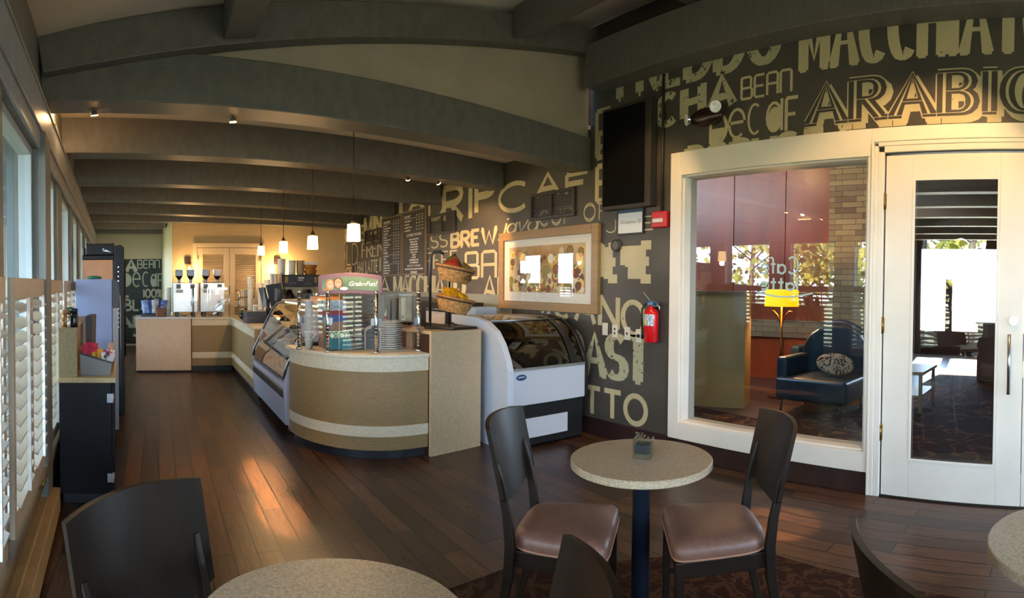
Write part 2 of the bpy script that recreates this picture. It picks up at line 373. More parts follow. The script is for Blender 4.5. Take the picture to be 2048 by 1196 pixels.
m = MB(); LB(m, YB, 3.6, 0, .05, .10, .21); LB(m, YB, 3.6, 0, .10, .04, .19); LB(m, YB, 3.6, 0, .075, 0, .04)
struct(m.build('baseboard_left', mat('baseboard_cream', '#a8895a', .5, noise=(8, .12)), bevel=.006), 'stepped cream wooden baseboard under the left windows', 'baseboard')
m = MB(); LB(m, 3.37, 3.63, 0, .05, 0, 2.40)
struct(m.build('trim_3', PAINT_GREY, bevel=.004), 'grey post between the first two windows of the left wall', 'trim')
m = MB(); LB(m, 3.632, 3.668, .0, .03, 1.30, 2.30)  # warm light on the pier face, put into this strip's orange colour
struct(m.build('trim_warm_light', mat('warm_lit_strip', '#a5652c', .5, noise=(6, .1)), bevel=.003), 'orange-brown strip coloured as warm light beside the grey window post', 'trim')
WFRAME = mat('window_frame_paint', '#9aa3a4', .4)
PANE = pane_mat('window_pane', (.97, .99, 1.0), 1.3)
for i, (a, b) in enumerate(BAYS):
    m = MB(); f = .045
    LB(m, a, a+f, -.11, -.03, ZS, ZH); LB(m, b-f, b, -.11, -.03, ZS, ZH); LB(m, a+f, b-f, -.11, -.03, ZS, ZS+f); LB(m, a+f, b-f, -.11, -.03, ZH-f, ZH)
    fr = m.build('window_%d' % (i+1), WFRAME, bevel=.004); struct(fr, 'pale framed window %d of the row in the left wall' % (i+1), 'window')
    m = MB(); m.add([LP(a+f, -.07, ZS+f), LP(b-f, -.07, ZS+f), LP(b-f, -.07, ZH-f), LP(a+f, -.07, ZH-f)], [(0, 1, 2, 3)])
    m.build('window_pane', PANE, fr)
# wall behind the camera, with two wide windows
m = MB(); y0, y1 = YB-.14, YB
m.box((-.5, y0, 0), (4.1, y1, .45)); m.box((-.5, y0, 2.4), (4.1, y1, 4.4))
for a, b in ((-.5, .1), (1.7, 2.0), (3.6, 4.1)): m.box((a, y0, .45), (b, y1, 2.4))
struct(m.build('wall_front', PAINT_GREY), 'grey wall behind the seating with two wide windows', 'wall')
for i, (a, b) in enumerate(((.1, 1.7), (2.0, 3.6))):
    portal('window_light_portal', ((a+b)/2, YB-.1, 1.42), (0, 1, 0), b-a, 1.95)
    m = MB(); f = .05; m.box((a, YB-.1, .45), (a+f, YB-.03, 2.4)); m.box((b-f, YB-.1, .45), (b, YB-.03, 2.4)); m.box((a+f, YB-.1, .45), (b-f, YB-.03, .5)); m.box((a+f, YB-.1, 2.35), (b-f, YB-.03, 2.4))
    fr = m.build('window_%d' % (20+i), WFRAME); struct(fr, 'wide window in the wall behind the seating', 'window')
    MB().add([(a+f, YB-.07, .5), (b-f, YB-.07, .5), (b-f, YB-.07, 2.35), (a+f, YB-.07, 2.35)], [(0, 1, 2, 3)]).build('window_pane', PANE, fr)

# back wall with louvred doors, side wall and mural alcove
DX0, DX1, DZ = .80, 2.12, 2.22
m = MB(); m.box((.30, 11.7, 0), (DX0, 11.85, 2.96)); m.box((DX1, 11.7, 0), (3.95, 11.85, 2.96)); m.box((DX0, 11.7, DZ), (DX1, 11.85, 2.96)); m.box((DX0, 11.78, 0), (DX1, 11.85, DZ))
struct(m.build('wall_back', PAINT_TAN), 'tan back wall behind the coffee counter', 'wall')
m = MB(); m.extr([(.295, 11.69, 0), (.16, 12.2, 0), (.10, 13.8, 0), (.22, 13.8, 0), (.31, 11.86, 0)], (0, 0, 2.96))
struct(m.build('wall_side', PAINT_CREAM), 'cream side wall leading to the mural alcove', 'wall')
o = MB().box((-2.2, 13.8, 0), (.3, 13.95, 2.96)).build('wall_alcove', PAINT_CREAM); struct(o, 'cream end wall above the small mural', 'wall')
alcove_mural = MB().box((-1.15, 13.775, 0.05), (.088, 13.799, 2.08)).build('mural_panel', mat('mural_green', '#20302c', .5, noise=(2, .2)))
tag(alcove_mural, 'dark green panel painted with coffee words at the far end', 'mural')
m = MB(); m.box((.72, 11.655, 0), (DX0, 11.699, DZ+.09)); m.box((DX1, 11.655, 0), (DX1+.08, 11.699, DZ+.09)); m.box((DX0, 11.655, DZ), (DX1, 11.699, DZ+.09))
LOUV = mat('louvre_door_paint', '#cdb48a', .5)
struct(m.build('trim_4', LOUV, bevel=.006), 'cream casing round the louvred double doors', 'trim')
for k, (a, b) in enumerate(((.805, 1.455), (1.465, 2.115))):
    t = thing('louvered_door', ('left' if k == 0 else 'right') + ' leaf of the cream louvred double doors in the back wall', 'door', ((a+b)/2, 11.69, 0), group='louvred double doors')
    m = MB(); s = .11; y0, y1 = 11.66, 11.695
    m.box((a, y0, .01), (a+s, y1, 2.21)); m.box((b-s, y0, .01), (b, y1, 2.21)); m.box((a+s, y0, 2.08), (b-s, y1, 2.21)); m.box((a+s, y0, .01), (b-s, y1, .25)); m.box((a+s, y0, 1.0), (b-s, y1, 1.12))
    m.build('door_frame', LOUV, t, bevel=.003)
    m = MB()
    for z0, z1 in ((.25, 1.0), (1.12, 2.08)):
        n = int((z1-z0)/.04)
        for q in range(n):
            z = z0 + (q+.5)*(z1-z0)/n; m.hexa([(a+s, y0+.005, z-.016), (b-s, y0+.005, z-.016), (b-s, y1-.002, z+.010), (a+s, y1-.002, z+.010)], [(a+s, y0+.005, z-.010), (b-s, y0+.005, z-.010), (b-s, y1-.002, z+.016), (a+s, y1-.002, z+.016)])
    m.build('louvers', LOUV, t)
    m = MB(); hx = a+.01 if k == 0 else b-.01
    m.cyl((hx, 11.652, 1.95), (hx, 11.652, 2.05), .009, n=8); m.build('hinge', mat('steel', '#b9b9b6', .25, 1.), t)
# eave, fins and ground outside the window wall
EXT = mat('exterior_stain', '#2b2f30', .7)
m = MB(); LB(m, YB-1, 14, -1.5, -.15, 2.42, 2.5)
struct(m.build('exterior_eave', EXT), 'dark roof eave outside the left windows', 'eave')
for i in range(len(BAYS)-1):
    m = MB(); a = (BAYS[i][1]+BAYS[i+1][0])/2; LB(m, a-.06, a+.06, -.42, -.141, 0, 2.42)
    struct(m.build('exterior_pier', mat('pier_paint', '#59676b', .6)), 'grey outside pier between the left windows', 'pier')
o = MB().box((-60, -60, -.35), (40, 60, -.11)).build('ground', mat('outside_ground', '#6b6544', .9, noise=(.5, .3))); struct(o, 'leafy ground outside the windows', 'ground')
# ------------------------------------------------------------------ painted words: a stroke alphabet
def _G():
    g = {}
    g['A'] = (.9, [[(0,0),(.45,1),(.9,0)], [(.17,.34),(.73,.34)]])
    g['B'] = (.72, [[(0,0),(0,1)], [(0,1),(.36,1)]+arc(.38,.77,.28,.23,90,-90)+[(0,.54)], [(0,.54),(.38,.54)]+arc(.40,.27,.32,.27,90,-90)+[(0,0)]])
    g['C'] = (.8, [arc(.42,.5,.42,.5,48,312,16)])
    g['D'] = (.8, [[(0,0),(0,1)], [(0,1),(.3,1)]+arc(.3,.5,.5,.5,90,-90,12)+[(0,0)]])
    g['E'] = (.62, [[(0,0),(0,1)], [(0,1),(.62,1)], [(0,.52),(.5,.52)], [(0,0),(.62,0)]])
    g['F'] = (.6, [[(0,0),(0,1)], [(0,1),(.6,1)], [(0,.5),(.48,.5)]])
    g['G'] = (.84, [arc(.42,.5,.42,.5,48,360,18)+[(.5,.5)]])
    g['H'] = (.76, [[(0,0),(0,1)], [(.76,0),(.76,1)], [(0,.5),(.76,.5)]])
    g['I'] = (.1, [[(.05,0),(.05,1)]])
    g['J'] = (.5, [[(.5,1),(.5,.25)]+arc(.25,.25,.25,.25,0,-180,8)])
    g['K'] = (.74, [[(0,0),(0,1)], [(.72,1),(0,.42)], [(.25,.62),(.74,0)]])
    g['L'] = (.58, [[(0,1),(0,0)], [(0,0),(.58,0)]])
    g['M'] = (.95, [[(0,0),(0,1)], [(0,1),(.475,.15),(.95,1)], [(.95,1),(.95,0)]])
    g['N'] = (.78, [[(0,0),(0,1)], [(0,1),(.78,0)], [(.78,0),(.78,1)]])
    g['O'] = (.86, [arc(.43,.5,.43,.5,90,450,22)])
    g['P'] = (.68, [[(0,0),(0,1)], [(0,1),(.36,1)]+arc(.38,.74,.30,.26,90,-90)+[(0,.48)]])
    g['R'] = (.72, [[(0,0),(0,1)], [(0,1),(.36,1)]+arc(.38,.75,.30,.25,90,-90)+[(0,.5)], [(.3,.5),(.72,0)]])
    g['S'] = (.68, [arc(.34,.745,.33,.255,35,270,10)+arc(.34,.245,.34,.245,90,-145,10)])
    g['T'] = (.74, [[(.37,0),(.37,1)], [(0,1),(.74,1)]])
    g['U'] = (.76, [[(0,1),(0,.36)]+arc(.38,.36,.38,.36,180,360,10)+[(.76,1)]])
    g['V'] = (.8, [[(0,1),(.4,0),(.8,1)]])
    g['W'] = (1.15, [[(0,1),(.28,0),(.575,.8),(.87,0),(1.15,1)]])
    g['Y'] = (.78, [[(0,1),(.39,.48),(.78,1)], [(.39,.48),(.39,0)]])
    g['0'] = g['O']; g['1'] = (.3, [[(0,.8),(.2,1),(.2,0)]]); g['2'] = (.6, [arc(.3,.7,.3,.3,160,-40,8)+[(0,0),(.6,0)]])
    g['%'] = (.85, [[(.1,0),(.75,1)], arc(.18,.78,.17,.2,0,360,10), arc(.67,.22,.17,.2,0,360,10)])
    g['a'] = (.6, [arc(.27,.27,.27,.27,0,360,14), [(.56,.6),(.56,0)]])
    g['c'] = (.56, [arc(.3,.3,.3,.3,55,305,12)])
    g['e'] = (.62, [[(.02,.32),(.6,.32)]+arc(.31,.3,.29,.3,0,310,14)])
    g['j'] = (.25, [[(.25,.6),(.2,-.15)]+arc(.02,-.2,.18,.18,0,-150,6), arc(.28,.85,.03,.03,0,360,6)])
    g['v'] = (.5, [[(0,.6),(.2,0),(.55,.62)]])
    g['f'] = (.4, [[(.4,.95)]+arc(.32,.8,.14,.18,60,180,5)+[(.18,0)], [(0,.58),(.36,.58)]])
    g['é'] = (.62, g['e'][1] + [[(.3,.72),(.45,.9)]])
    g['l'] = (.1, [[(.05,1),(.05,0)]]); g['t'] = (.4, [[(.18,.95),(.18,.1),(.3,0)], [(0,.6),(.4,.6)]])
    g['X'] = (.76, [[(0,0),(.76,1)], [(0,1),(.76,0)]])
    g['y_'] = (.5, [[(0,1),(0,.42)], [(0,.5),(.5,.5)], [(.5,1),(.5,0)]])
    # digital and square faces
    g['b_'] = (.6, [[(0,0),(0,1)], [(0,1),(.5,1),(.55,.93),(.55,.57),(.5,.5),(.6,.43),(.6,.07),(.53,0),(0,0)], [(0,.5),(.5,.5)]])
    g['e_'] = (.55, [[(.55,1),(.08,1),(0,.92),(0,.08),(.08,0),(.55,0)], [(0,.5),(.5,.5)]])
    g['a_'] = (.58, [[(0,0),(0,.92),(.08,1),(.5,1),(.58,.92),(.58,0)], [(0,.5),(.58,.5)]])
    g['n_'] = (.58, [[(0,0),(0,.92),(.08,1),(.5,1),(.58,.92),(.58,0)]])
    g['r_'] = (.58, [[(0,0),(0,1),(.58,1),(.58,.5),(0,.5)], [(.3,.5),(.58,0)]])
    g['i_'] = (.4, [[(.2,0),(.2,1)], [(0,1),(.4,1)], [(0,0),(.4,0)]])
    g['s_'] = (.55, [[(.55,1),(0,1),(0,.5),(.55,.5),(.55,0),(0,0)]])
    g['t_'] = (.55, [[(.27,0),(.27,1)], [(0,1),(.55,1)]])
    return g
GLY = _G()
def ribbons(strokes, wv, wh, blob=0):
    """stroke polylines (metres) -> list of quads strips"""
    out = []
    for st in strokes:
        pts = [st[0]] + [p for a, p in zip(st, st[1:]) if math.hypot(p[0]-a[0], p[1]-a[1]) > 1e-5]
        if len(pts) < 2: continue
        closed = math.hypot(pts[0][0]-pts[-1][0], pts[0][1]-pts[-1][1]) < 1e-4
        L = []; n = len(pts)
        for i in range(n):
            if closed and i in (0, n-1): a, b = pts[-2], pts[1]
            else: a, b = pts[max(i-1, 0)], pts[min(i+1, n-1)]
            dx, dy = b[0]-a[0], b[1]-a[1]; l = math.hypot(dx, dy) or 1; dx /= l; dy /= l
            w_ = .5*math.hypot(wv*dy, wh*dx)
            L.append((pts[i][0]-dy*w_, pts[i][1]+dx*w_, pts[i][0]+dy*w_, pts[i][1]-dx*w_))
        out.append(L)
    return out
def word_strokes(chars, spacing=.22, squash=1., slab=0., wv=.1):
    """glyph list laid out on a unit-height line: (total advance, strokes)"""
    x = 0; res = []
    for ch in chars:
        if ch == ' ': x += .45; continue
        a, sts = GLY[ch]
        for st in sts: res.append([(x+px_*squash, py_) for px_, py_ in st])
        if slab:
            for st in sts:
                for e, o in ((st[0], st[1]), (st[-1], st[-2])):
                    if abs(e[1]-o[1]) > abs(e[0]-o[0]) and (e[1] < .02 or e[1] > .98):
                        s_ = slab; res.append([(x+e[0]*squash-s_, e[1]), (x+e[0]*squash+s_, e[1])])
        x += a*squash + spacing
    return x-spacing, res
PAINT_WORD = None
def letter_mat(name, col, wear, ground):
    m = D.materials.new(name); m.use_nodes = True; nt = m.node_tree; p = nt.nodes['Principled BSDF']; L = nt.links.new
    t = nt.nodes.new('ShaderNodeTexCoord'); n = nt.nodes.new('ShaderNodeTexNoise'); n.inputs['Scale'].default_value = 26; n.inputs['Detail'].default_value = 5; L(t.outputs['Object'], n.inputs['Vector'])
    r = nt.nodes.new('ShaderNodeValToRGB'); r.color_ramp.elements[0].position = wear-.02; r.color_ramp.elements[0].color = (*sr(ground), 1); r.color_ramp.elements[1].position = wear+.02; r.color_ramp.elements[1].color = (*sr(col), 1)
    L(n.outputs[0], r.inputs[0]); n2 = nt.nodes.new('ShaderNodeTexNoise'); n2.inputs['Scale'].default_value = 3; L(t.outputs['Object'], n2.inputs['Vector'])
    mx = nt.nodes.new('ShaderNodeMixRGB'); mx.blend_type = 'MULTIPLY'; mx.inputs[0].default_value = .35; L(r.outputs[0], mx.inputs[1]); L(n2.outputs[0], mx.inputs[2]); L(mx.outputs[0], p.inputs['Base Color'])
    p.inputs['Roughness'].default_value = .55
    return m
class Mural:
    """collects words painted on a plane; s = distance along, z = height"""
    def __init__(s, to3): s.mb = MB(); s.to3 = to3; s.k = 0
    def strips(s, strips, lay, mi):
        s.mb.cur = mi
        for L in strips:
            s.k += 1; off = .0012 + lay*.0012 + (s.k % 7)*.00012
            vs = []
            for q in L: vs += [s.to3(q[0], q[1], off), s.to3(q[2], q[3], off)]
            s.mb.add(vs, [(2*i, 2*i+1, 2*i+3, 2*i+2) for i in range(len(L)-1)])
    def word(s, chars, a, b, z0, z1, wv, wh=None, spacing=.22, slab=0., tilt=(0., 0.), mi=0, shear=0., dx=0., dz=0., lay=0, squash=1., jit=0.):
        """from a to b along the wall, foot z0, head z1; tilt adds to z at the two ends"""
        wh = wh if wh is not None else wv
        tot, sts = word_strokes(chars, spacing, squash, slab); h = z1-z0; L = b-a
        rnd = random.Random(len(chars)*31+int(z0*100))
        m = []
        for st in sts:
            jx, jz = rnd.uniform(-jit, jit), rnd.uniform(-jit, jit)
            q = []
            for x, y in st:
                f = x/tot; q.append((a + L*f + shear*y*h*(1 if L > 0 else -1) + dx + jx, z0 + y*h + tilt[0]*(1-f) + tilt[1]*f + dz + jz))
            m.append(q)
        s.strips(ribbons(m, wv, wh), lay, mi)
    def fill(s, poly, lay=0, mi=0):
        s.k += 1; s.mb.cur = mi
        s.mb.add([s.to3(x, z, .0012+lay*.0012+(s.k % 7)*.00012) for x, z in poly], [list(range(len(poly)))])
CREAM_M = letter_mat('mural_cream_letters', '#c2b48c', .27, '#403c35')
PALE_M = letter_mat('mural_worn_letters', '#b3ae8a', .37, '#403c35')
DARK_M = mat('mural_dark_letters', '#37332d', .5)
mu = Mural(lambda y, z, o: (XR-o, y, z))
mu.word('COFFEE', 12.45, 10.55, 2.34, 2.62, .10, .045, squash=.7)
mu.word('MINT', 10.5, 9.3, 2.42, 2.75, .13, .03, slab=.12, squash=.75, spacing=.16)
mu.word('TA', 9.0, 7.95, 2.62, 2.95, .15, .04, slab=.12)
mu.word('D', 7.75, 7.30, 2.45, 2.78, .07)
mu.word('R', 7.28, 6.75, 2.38, 2.84, .10, jit=.01); mu.word('I', 6.60, 6.50, 2.36, 2.84, .10); mu.word('P', 6.40, 5.98, 2.42, 2.84, .10)
mu.word('C', 5.86, 5.26, 2.36, 2.68, .055); mu.word('A', 5.12, 4.72, 2.46, 2.70, .055); mu.word('F', 4.60, 4.28, 2.44, 2.64, .055); mu.word('E', 4.14, 3.98, 2.32, 2.66, .055)
mu.word('BOLD', 12.45, 10.9, 1.88, 2.30, .03, spacing=.18, squash=.8)
mu.word('FRENCH', 10.65, 8.9, 2.0, 2.27, .055, .02, slab=.08, spacing=.16)
mu.word('FLAVOR', 12.3, 11.25, 1.66, 1.82, .035, jit=.01)
mu.word('CHAI LATTE', 11.05, 9.82, 1.70, 1.92, .035, .03, squash=.55, spacing=.14)
mu.word('IRISH COFFEE', 9.72, 6.9, 1.72, 1.95, .05, .02, slab=.07, squash=.8)
mu.word('EXPRESS', 9.1, 7.18, 2.02, 2.22, .045, .02, spacing=.14, squash=.8)
mu.word('BREW', 7.05, 5.93, 2.00, 2.19, .085, .045, slab=.08, spacing=.28)
mu.word('jaVa'.replace('V', 'v'), 5.82, 5.1, 2.10, 2.30, .04, .015, shear=.35, spacing=.12)
mu.word('CUP OF', 5.05, 3.99, 2.13, 2.31, .012, squash=.7); mu.word('CUP OF', 5.05, 3.99, 2.15, 2.29, .012, squash=.7)
mu.word('JOE', 4.0, 3.4, 2.0, 2.12, .012)
mu.word(['b_', 'a_', 'r_', 'i_', 's_', 't_', 'a_'], 6.66, 4.05, 1.57, 1.90, .06, .04, spacing=.16)
mu.word(['E', 'y_', 'E'], 3.97, 3.42, 1.55, 1.86, .125, .085, spacing=.5)
mu.word('MOCCHA', 12.6, 9.25, 1.28, 1.60, .10, .04, squash=.8)
mu.word('MACCHIATO', 9.05, 6.7, 1.30, 1.60, .11, .02, slab=.10, squash=.7, spacing=.12)
mu.word('AMERICANO', 6.22, 3.48, 1.0, 1.30, .06, .05, spacing=.25, tilt=(.30, .03), jit=.012)
mu.word('ROAST', 4.9, 3.45, .60, 1.0, .13, .06, slab=.08, spacing=.16, mi=1, squash=.75)
mu.word('ATTO', 4.62, 3.46, .20, .46, .055, .05, spacing=.2, mi=0)
mu.word('FREDDO', 3.84, 2.15, 3.27, 3.72, .10, .07, spacing=.24, slab=.04, mi=1, squash=.9)
mu.word('MACCHIATO', 1.93, .10, 3.14, 3.62, .085, .03, slab=.10, squash=.7, spacing=.26, mi=0)
mu.word('E', 4.15, 3.96, 2.75, 3.2, .05); mu.word('F', 4.12, 3.98, 2.72, 2.98, .05)
mu.word('MOCHA', 3.98, 2.56, 2.96, 3.21, .095, .06, spacing=.28, mi=1, squash=.8, tilt=(-.10, .02))
mu.word(['b_', 'e_', 'a_', 'n_'], 2.48, 2.03, 3.00, 3.17, .022, .02, spacing=.16)
mu.word('D', 2.78, 2.62, 2.68, 2.92, .03); mu.fill([(2.78, 2.68)] + [(2.78 - x, 2.80 + y) for x, y in arc(0, 0, .15, .12, -90, 0, 8)] + [(2.78, 2.80)])
mu.word('e', 2.60, 2.44, 2.70, 3.08, .024); mu.word('c', 2.41, 2.30, 2.71, 3.10, .02); mu.word('a', 2.24, 2.10, 2.71, 3.12, .024); mu.fill([(2.17 - x, 2.81 + y) for x, y in arc(0, 0, .06, .09, 0, 360, 14)][:-1])
mu.word('F', 2.07, 1.97, 2.70, 2.95, .028)
for lay, mi, wv, wh, dxx, dzz in ((0, 0, .135, .075, -.035, -.035), (1, 0, .128, .06, 0, 0), (2, 2, .106, .040, 0, 0), (3, 0, .022, .004, 0, 0)):
    mu.word('ARABICA', 1.86, -.18, 2.73, 3.01, wv, wh, slab=.17, spacing=.36, mi=mi, lay=lay, dx=dxx, dz=dzz, squash=.95)
mu.word('ROBUSTA', 3.02, 1.5, 2.47, 2.672, .07, .05, spacing=.25)
mu.mb.build('mural_lettering', [CREAM_M, PALE_M, DARK_M], wall_right)

mu2 = Mural(lambda x, z, o: (x, 13.775-o, z))
mu2.word('MOCHA', -1.9, -.52, 1.78, 2.06, .11, .06, squash=.8); mu2.word(['b_', 'e_', 'a_', 'n_'], -.48, .04, 1.86, 2.05, .025)
mu2.word('D', -.9, -.64, 1.42, 1.74, .03); mu2.fill([(-.9 + x, 1.58 + y) for x, y in arc(0, 0, .26, .16, -90, 90, 10)])
mu2.word('e', -.60, -.42, 1.42, 1.98, .03); mu2.word('c', -.36, -.22, 1.42, 2.0, .026); mu2.word('a', -.16, -.03, 1.42, 1.95, .03); mu2.fill([(-.10 + x, 1.52 + y) for x, y in arc(0, 0, .06, .09, 0, 360, 14)][:-1]); mu2.word('F', .01, .11, 1.42, 1.72, .03)
mu2.word('100%', -.36, .10, 1.16, 1.35, .04)
mu2.word('BLACK', -.82, .3, .86, 1.10, .05, jit=.012); mu2.word('EL', -1.1, -.7, 1.18, 1.42, .06)
for lay, mi, wv, wh in ((0, 0, .12, .06), (1, 2, .09, .03), (2, 0, .065, .014)): mu2.word('ARAB', -.92, .35, .46, .70, wv, wh, slab=.16, spacing=.34, mi=mi, lay=lay)
mu2.word('T', -.6, -.4, .12, .25, .06)
mu2.mb.build('mural_lettering', [letter_mat('alcove_cream_letters', '#c3c6ae', .27, '#20302c'), PALE_M, mat('alcove_dark', '#20302c', .5)], alcove_mural)

# ------------------------------------------------------------------ big white window and door in the mural wall
WX0, WX1 = XR-.03, XR-.0005
m = MB()
m.box((WX0, 3.065, .16), (WX1, 3.18, 2.645)); m.box((WX0, 1.36, 2.445), (WX1, 3.065, 2.645)); m.box((WX0, 1.36, .16), (WX1, 3.065, .305)); m.box((WX0, 1.36, .305), (WX1, 1.385, 2.445))
m.box((WX0, .0, 2.53), (WX1, 1.36, 2.645)); m.box((WX0, -1.6, .16), (WX1, .0, 2.645))
# reveals
T = XR+.16
m.box((XR, 3.045, .30), (T+.02, 3.0695, 2.45)); m.box((XR, 1.3805, .30), (T+.02, 1.405, 2.45)); m.box((XR, 1.405, .3005), (T+.02, 3.045, .32)); m.box((XR, 1.405, 2.43), (T+.02, 3.045, 2.4495))
win = m.build('window_30', WHITE, bevel=.004); struct(win, 'large white framed interior window looking into the lobby', 'window')
m = MB(); m.box((XR+.09, 1.405, .32), (XR+.096, 3.045, 2.43)); m.build('window_pane', pane_mat('lobby_pane', (.93, .95, .95), 1.6), win)
# the cafe sign stuck on the glass, read from the lobby side
sg = []
def gl(y, z, o): return (XR+.088-o, y, z)
m_s = Mural(gl)
m_s.word('Café'.replace('C', 'C'), 1.99, 2.33, 1.60, 1.73, .016, spacing=.16); m_s.word('Latte'.replace('L', 'l'), 1.99, 2.33, 1.47, 1.57, .018, spacing=.16)
m_s.strips(ribbons([[(2.36-.5*i/14+.0, 1.45-.035*math.sin(PI*i/14)) for i in range(15)]], .012, .014), 0, 0)
sw = m_s.mb.build('window_sign', mat('sign_vinyl', '#9fb6ad', .5)); tag(sw, 'pale mirrored cafe lettering stuck on the lobby window', 'sign')

# door casing and glazed door
m = MB()
for k, (o, t) in enumerate(((0, .045), (.045, .03), (.075, .02))):
    x0 = XR - .035 - k*.004
    m.box((x0, 1.262+o, 0), (WX1, 1.262+o+(t if k < 2 else .02), 2.47+o)); m.box((x0, .0, 2.465+o), (WX1, 1.262+o, 2.465+o+(t if k < 2 else .02)))
struct(m.build('trim_5', WHITE, bevel=.004), 'moulded white casing round the glazed door', 'trim')
DY0, DY1, DZ1 = .255, 1.252, 2.445
GY0, GY1, GZ0, GZ1 = .43, 1.05, .275, 2.28
m = MB(); x0, x1 = XR-.012, XR+.035
m.box((x0, DY0, .012), (x1, GY0, DZ1)); m.box((x0, GY1, .012), (x1, DY1, DZ1)); m.box((x0, GY0, .012), (x1, GY1, GZ0)); m.box((x0, GY0, GZ1), (x1, GY1, DZ1))
door = m.build('door_1', WHITE, bevel=.003); struct(door, 'white door with one tall glass pane, beside the lobby window', 'door')
m = MB(); g = .018; x2 = XR-.018
m.box((x2, GY0, GZ0), (x0, GY0+g, GZ1)); m.box((x2, GY1-g, GZ0), (x0, GY1, GZ1)); m.box((x2, GY0+g, GZ0), (x0, GY1-g, GZ0+g)); m.box((x2, GY0+g, GZ1-g), (x0, GY1-g, GZ1)); m.build('glazing_bead', WHITE, door)
m = MB(); m.box((XR+.008, GY0+.002, GZ0+.002), (XR+.014, GY1-.002, GZ1-.002)); m.build('door_pane', pane_mat('door_glass', (.92, .94, .94), 2.2, wavy=.18), door)
STEEL = mat('brushed_steel', '#a9a9a8', .28, 1.)
m = MB(); m.cyl((XR-.06, .345, .79), (XR-.06, .345, 1.20), .012); 
for z in (.85, 1.14): m.cyl((XR-.06, .345, z), (XR-.012, .345, z), .008)
h = m.build('door_handle', STEEL, door); h['label'] = 'brushed steel pull bar'
m = MB(); m.cyl((XR-.028, .32, 1.29), (XR-.012, .32, 1.29), .032, n=24); m.box((XR-.045, .302, 1.283), (XR-.028, .338, 1.297)); m.build('door_lock', mat('chrome', '#d5d8da', .1, 1.), door)
BRASS = mat('brass', '#8a6d33', .35, 1.)
for z in (2.12, 1.23, .46):
    m = MB(); m.cyl((XR-.022, 1.257, z-.06), (XR-.022, 1.257, z+.06), .008, n=8); m.box((XR-.017, 1.245, z-.055), (XR-.012, 1.258, z+.055)); m.build('door_hinge', BRASS, door)
o = MB().box((XR-.02, .22, 0.0005), (XR+.16, 1.26, .011)).build('door_sill', mat('dark_sill', '#241a17', .4)); struct(o, 'dark sill strip under the glazed door', 'sill')
# closed neighbouring leaf
m = MB(); m.box((x0, -.76, .012), (x1, .25, DZ1)); struct(m.build('door_2', WHITE, bevel=.003), 'second white door leaf at the very edge of the view', 'door')

# ------------------------------------------------------------------ things on the mural wall
BLACKM = mat('black_metal', '#17171a', .4); VENTM = mat('vent_frame', '#2e2a25', .5)
def vent(y0, y1, z0, z1, label):
    t = thing('air_vent', label, 'vent', (XR, (y0+y1)/2, (z0+z1)/2), group='dark air vents on the mural wall'); f = .035
    m = MB(); x0 = XR-.03
    m.box((x0, y0, z0), (XR-.0008, y0+f, z1)); m.box((x0, y1-f, z0), (XR-.0008, y1, z1)); m.box((x0, y0+f, z0), (XR-.0008, y1-f, z0+f)); m.box((x0, y0+f, z1-f), (XR-.0008, y1-f, z1)); m.box((x0+.004, (y0+y1)/2-.008, z0+f), (XR-.002, (y0+y1)/2+.008, z1-f))
    m.build('frame', VENTM, t, bevel=.003)
    m = MB(); n = 11
    for i in range(n):
        z = z0+f+(z1-z0-2*f)*(i+.5)/n; m.hexa([(x0+.006, y0+f, z-.008), (XR-.004, y0+f, z), (XR-.004, y1-f, z), (x0+.006, y1-f, z-.008)], [(x0+.006, y0+f, z-.004), (XR-.004, y0+f, z+.004), (XR-.004, y1-f, z+.004), (x0+.006, y1-f, z-.004)])
    m.build('louvers', BLACKM, t)
vent(4.45, 5.21, 2.20, 2.50, 'dark slatted vent above the framed picture')
vent(6.92, 7.73, 2.20, 2.505, 'dark slatted vent right of the two chalkboards')
vent(9.62, 10.45, 2.20, 2.50, 'dark slatted vent left of the two chalkboards')
CHALK = mat('chalkboard', '#2b2823', .6, noise=(4, .2)); BFRAME = mat('board_frame', '#6d5a45', .5); CHALKW = mat('chalk', '#cfc8b8', .8)
def flat_text(mb, body, size, y, z, x, shear=0., bold=0., align='CENTER', sx=1.):
    vs, fs = text_mesh(body, size, shear, bold, align=align)
    mb.add([(x, y - v.x*sx, z + v.y) for v in vs], fs)
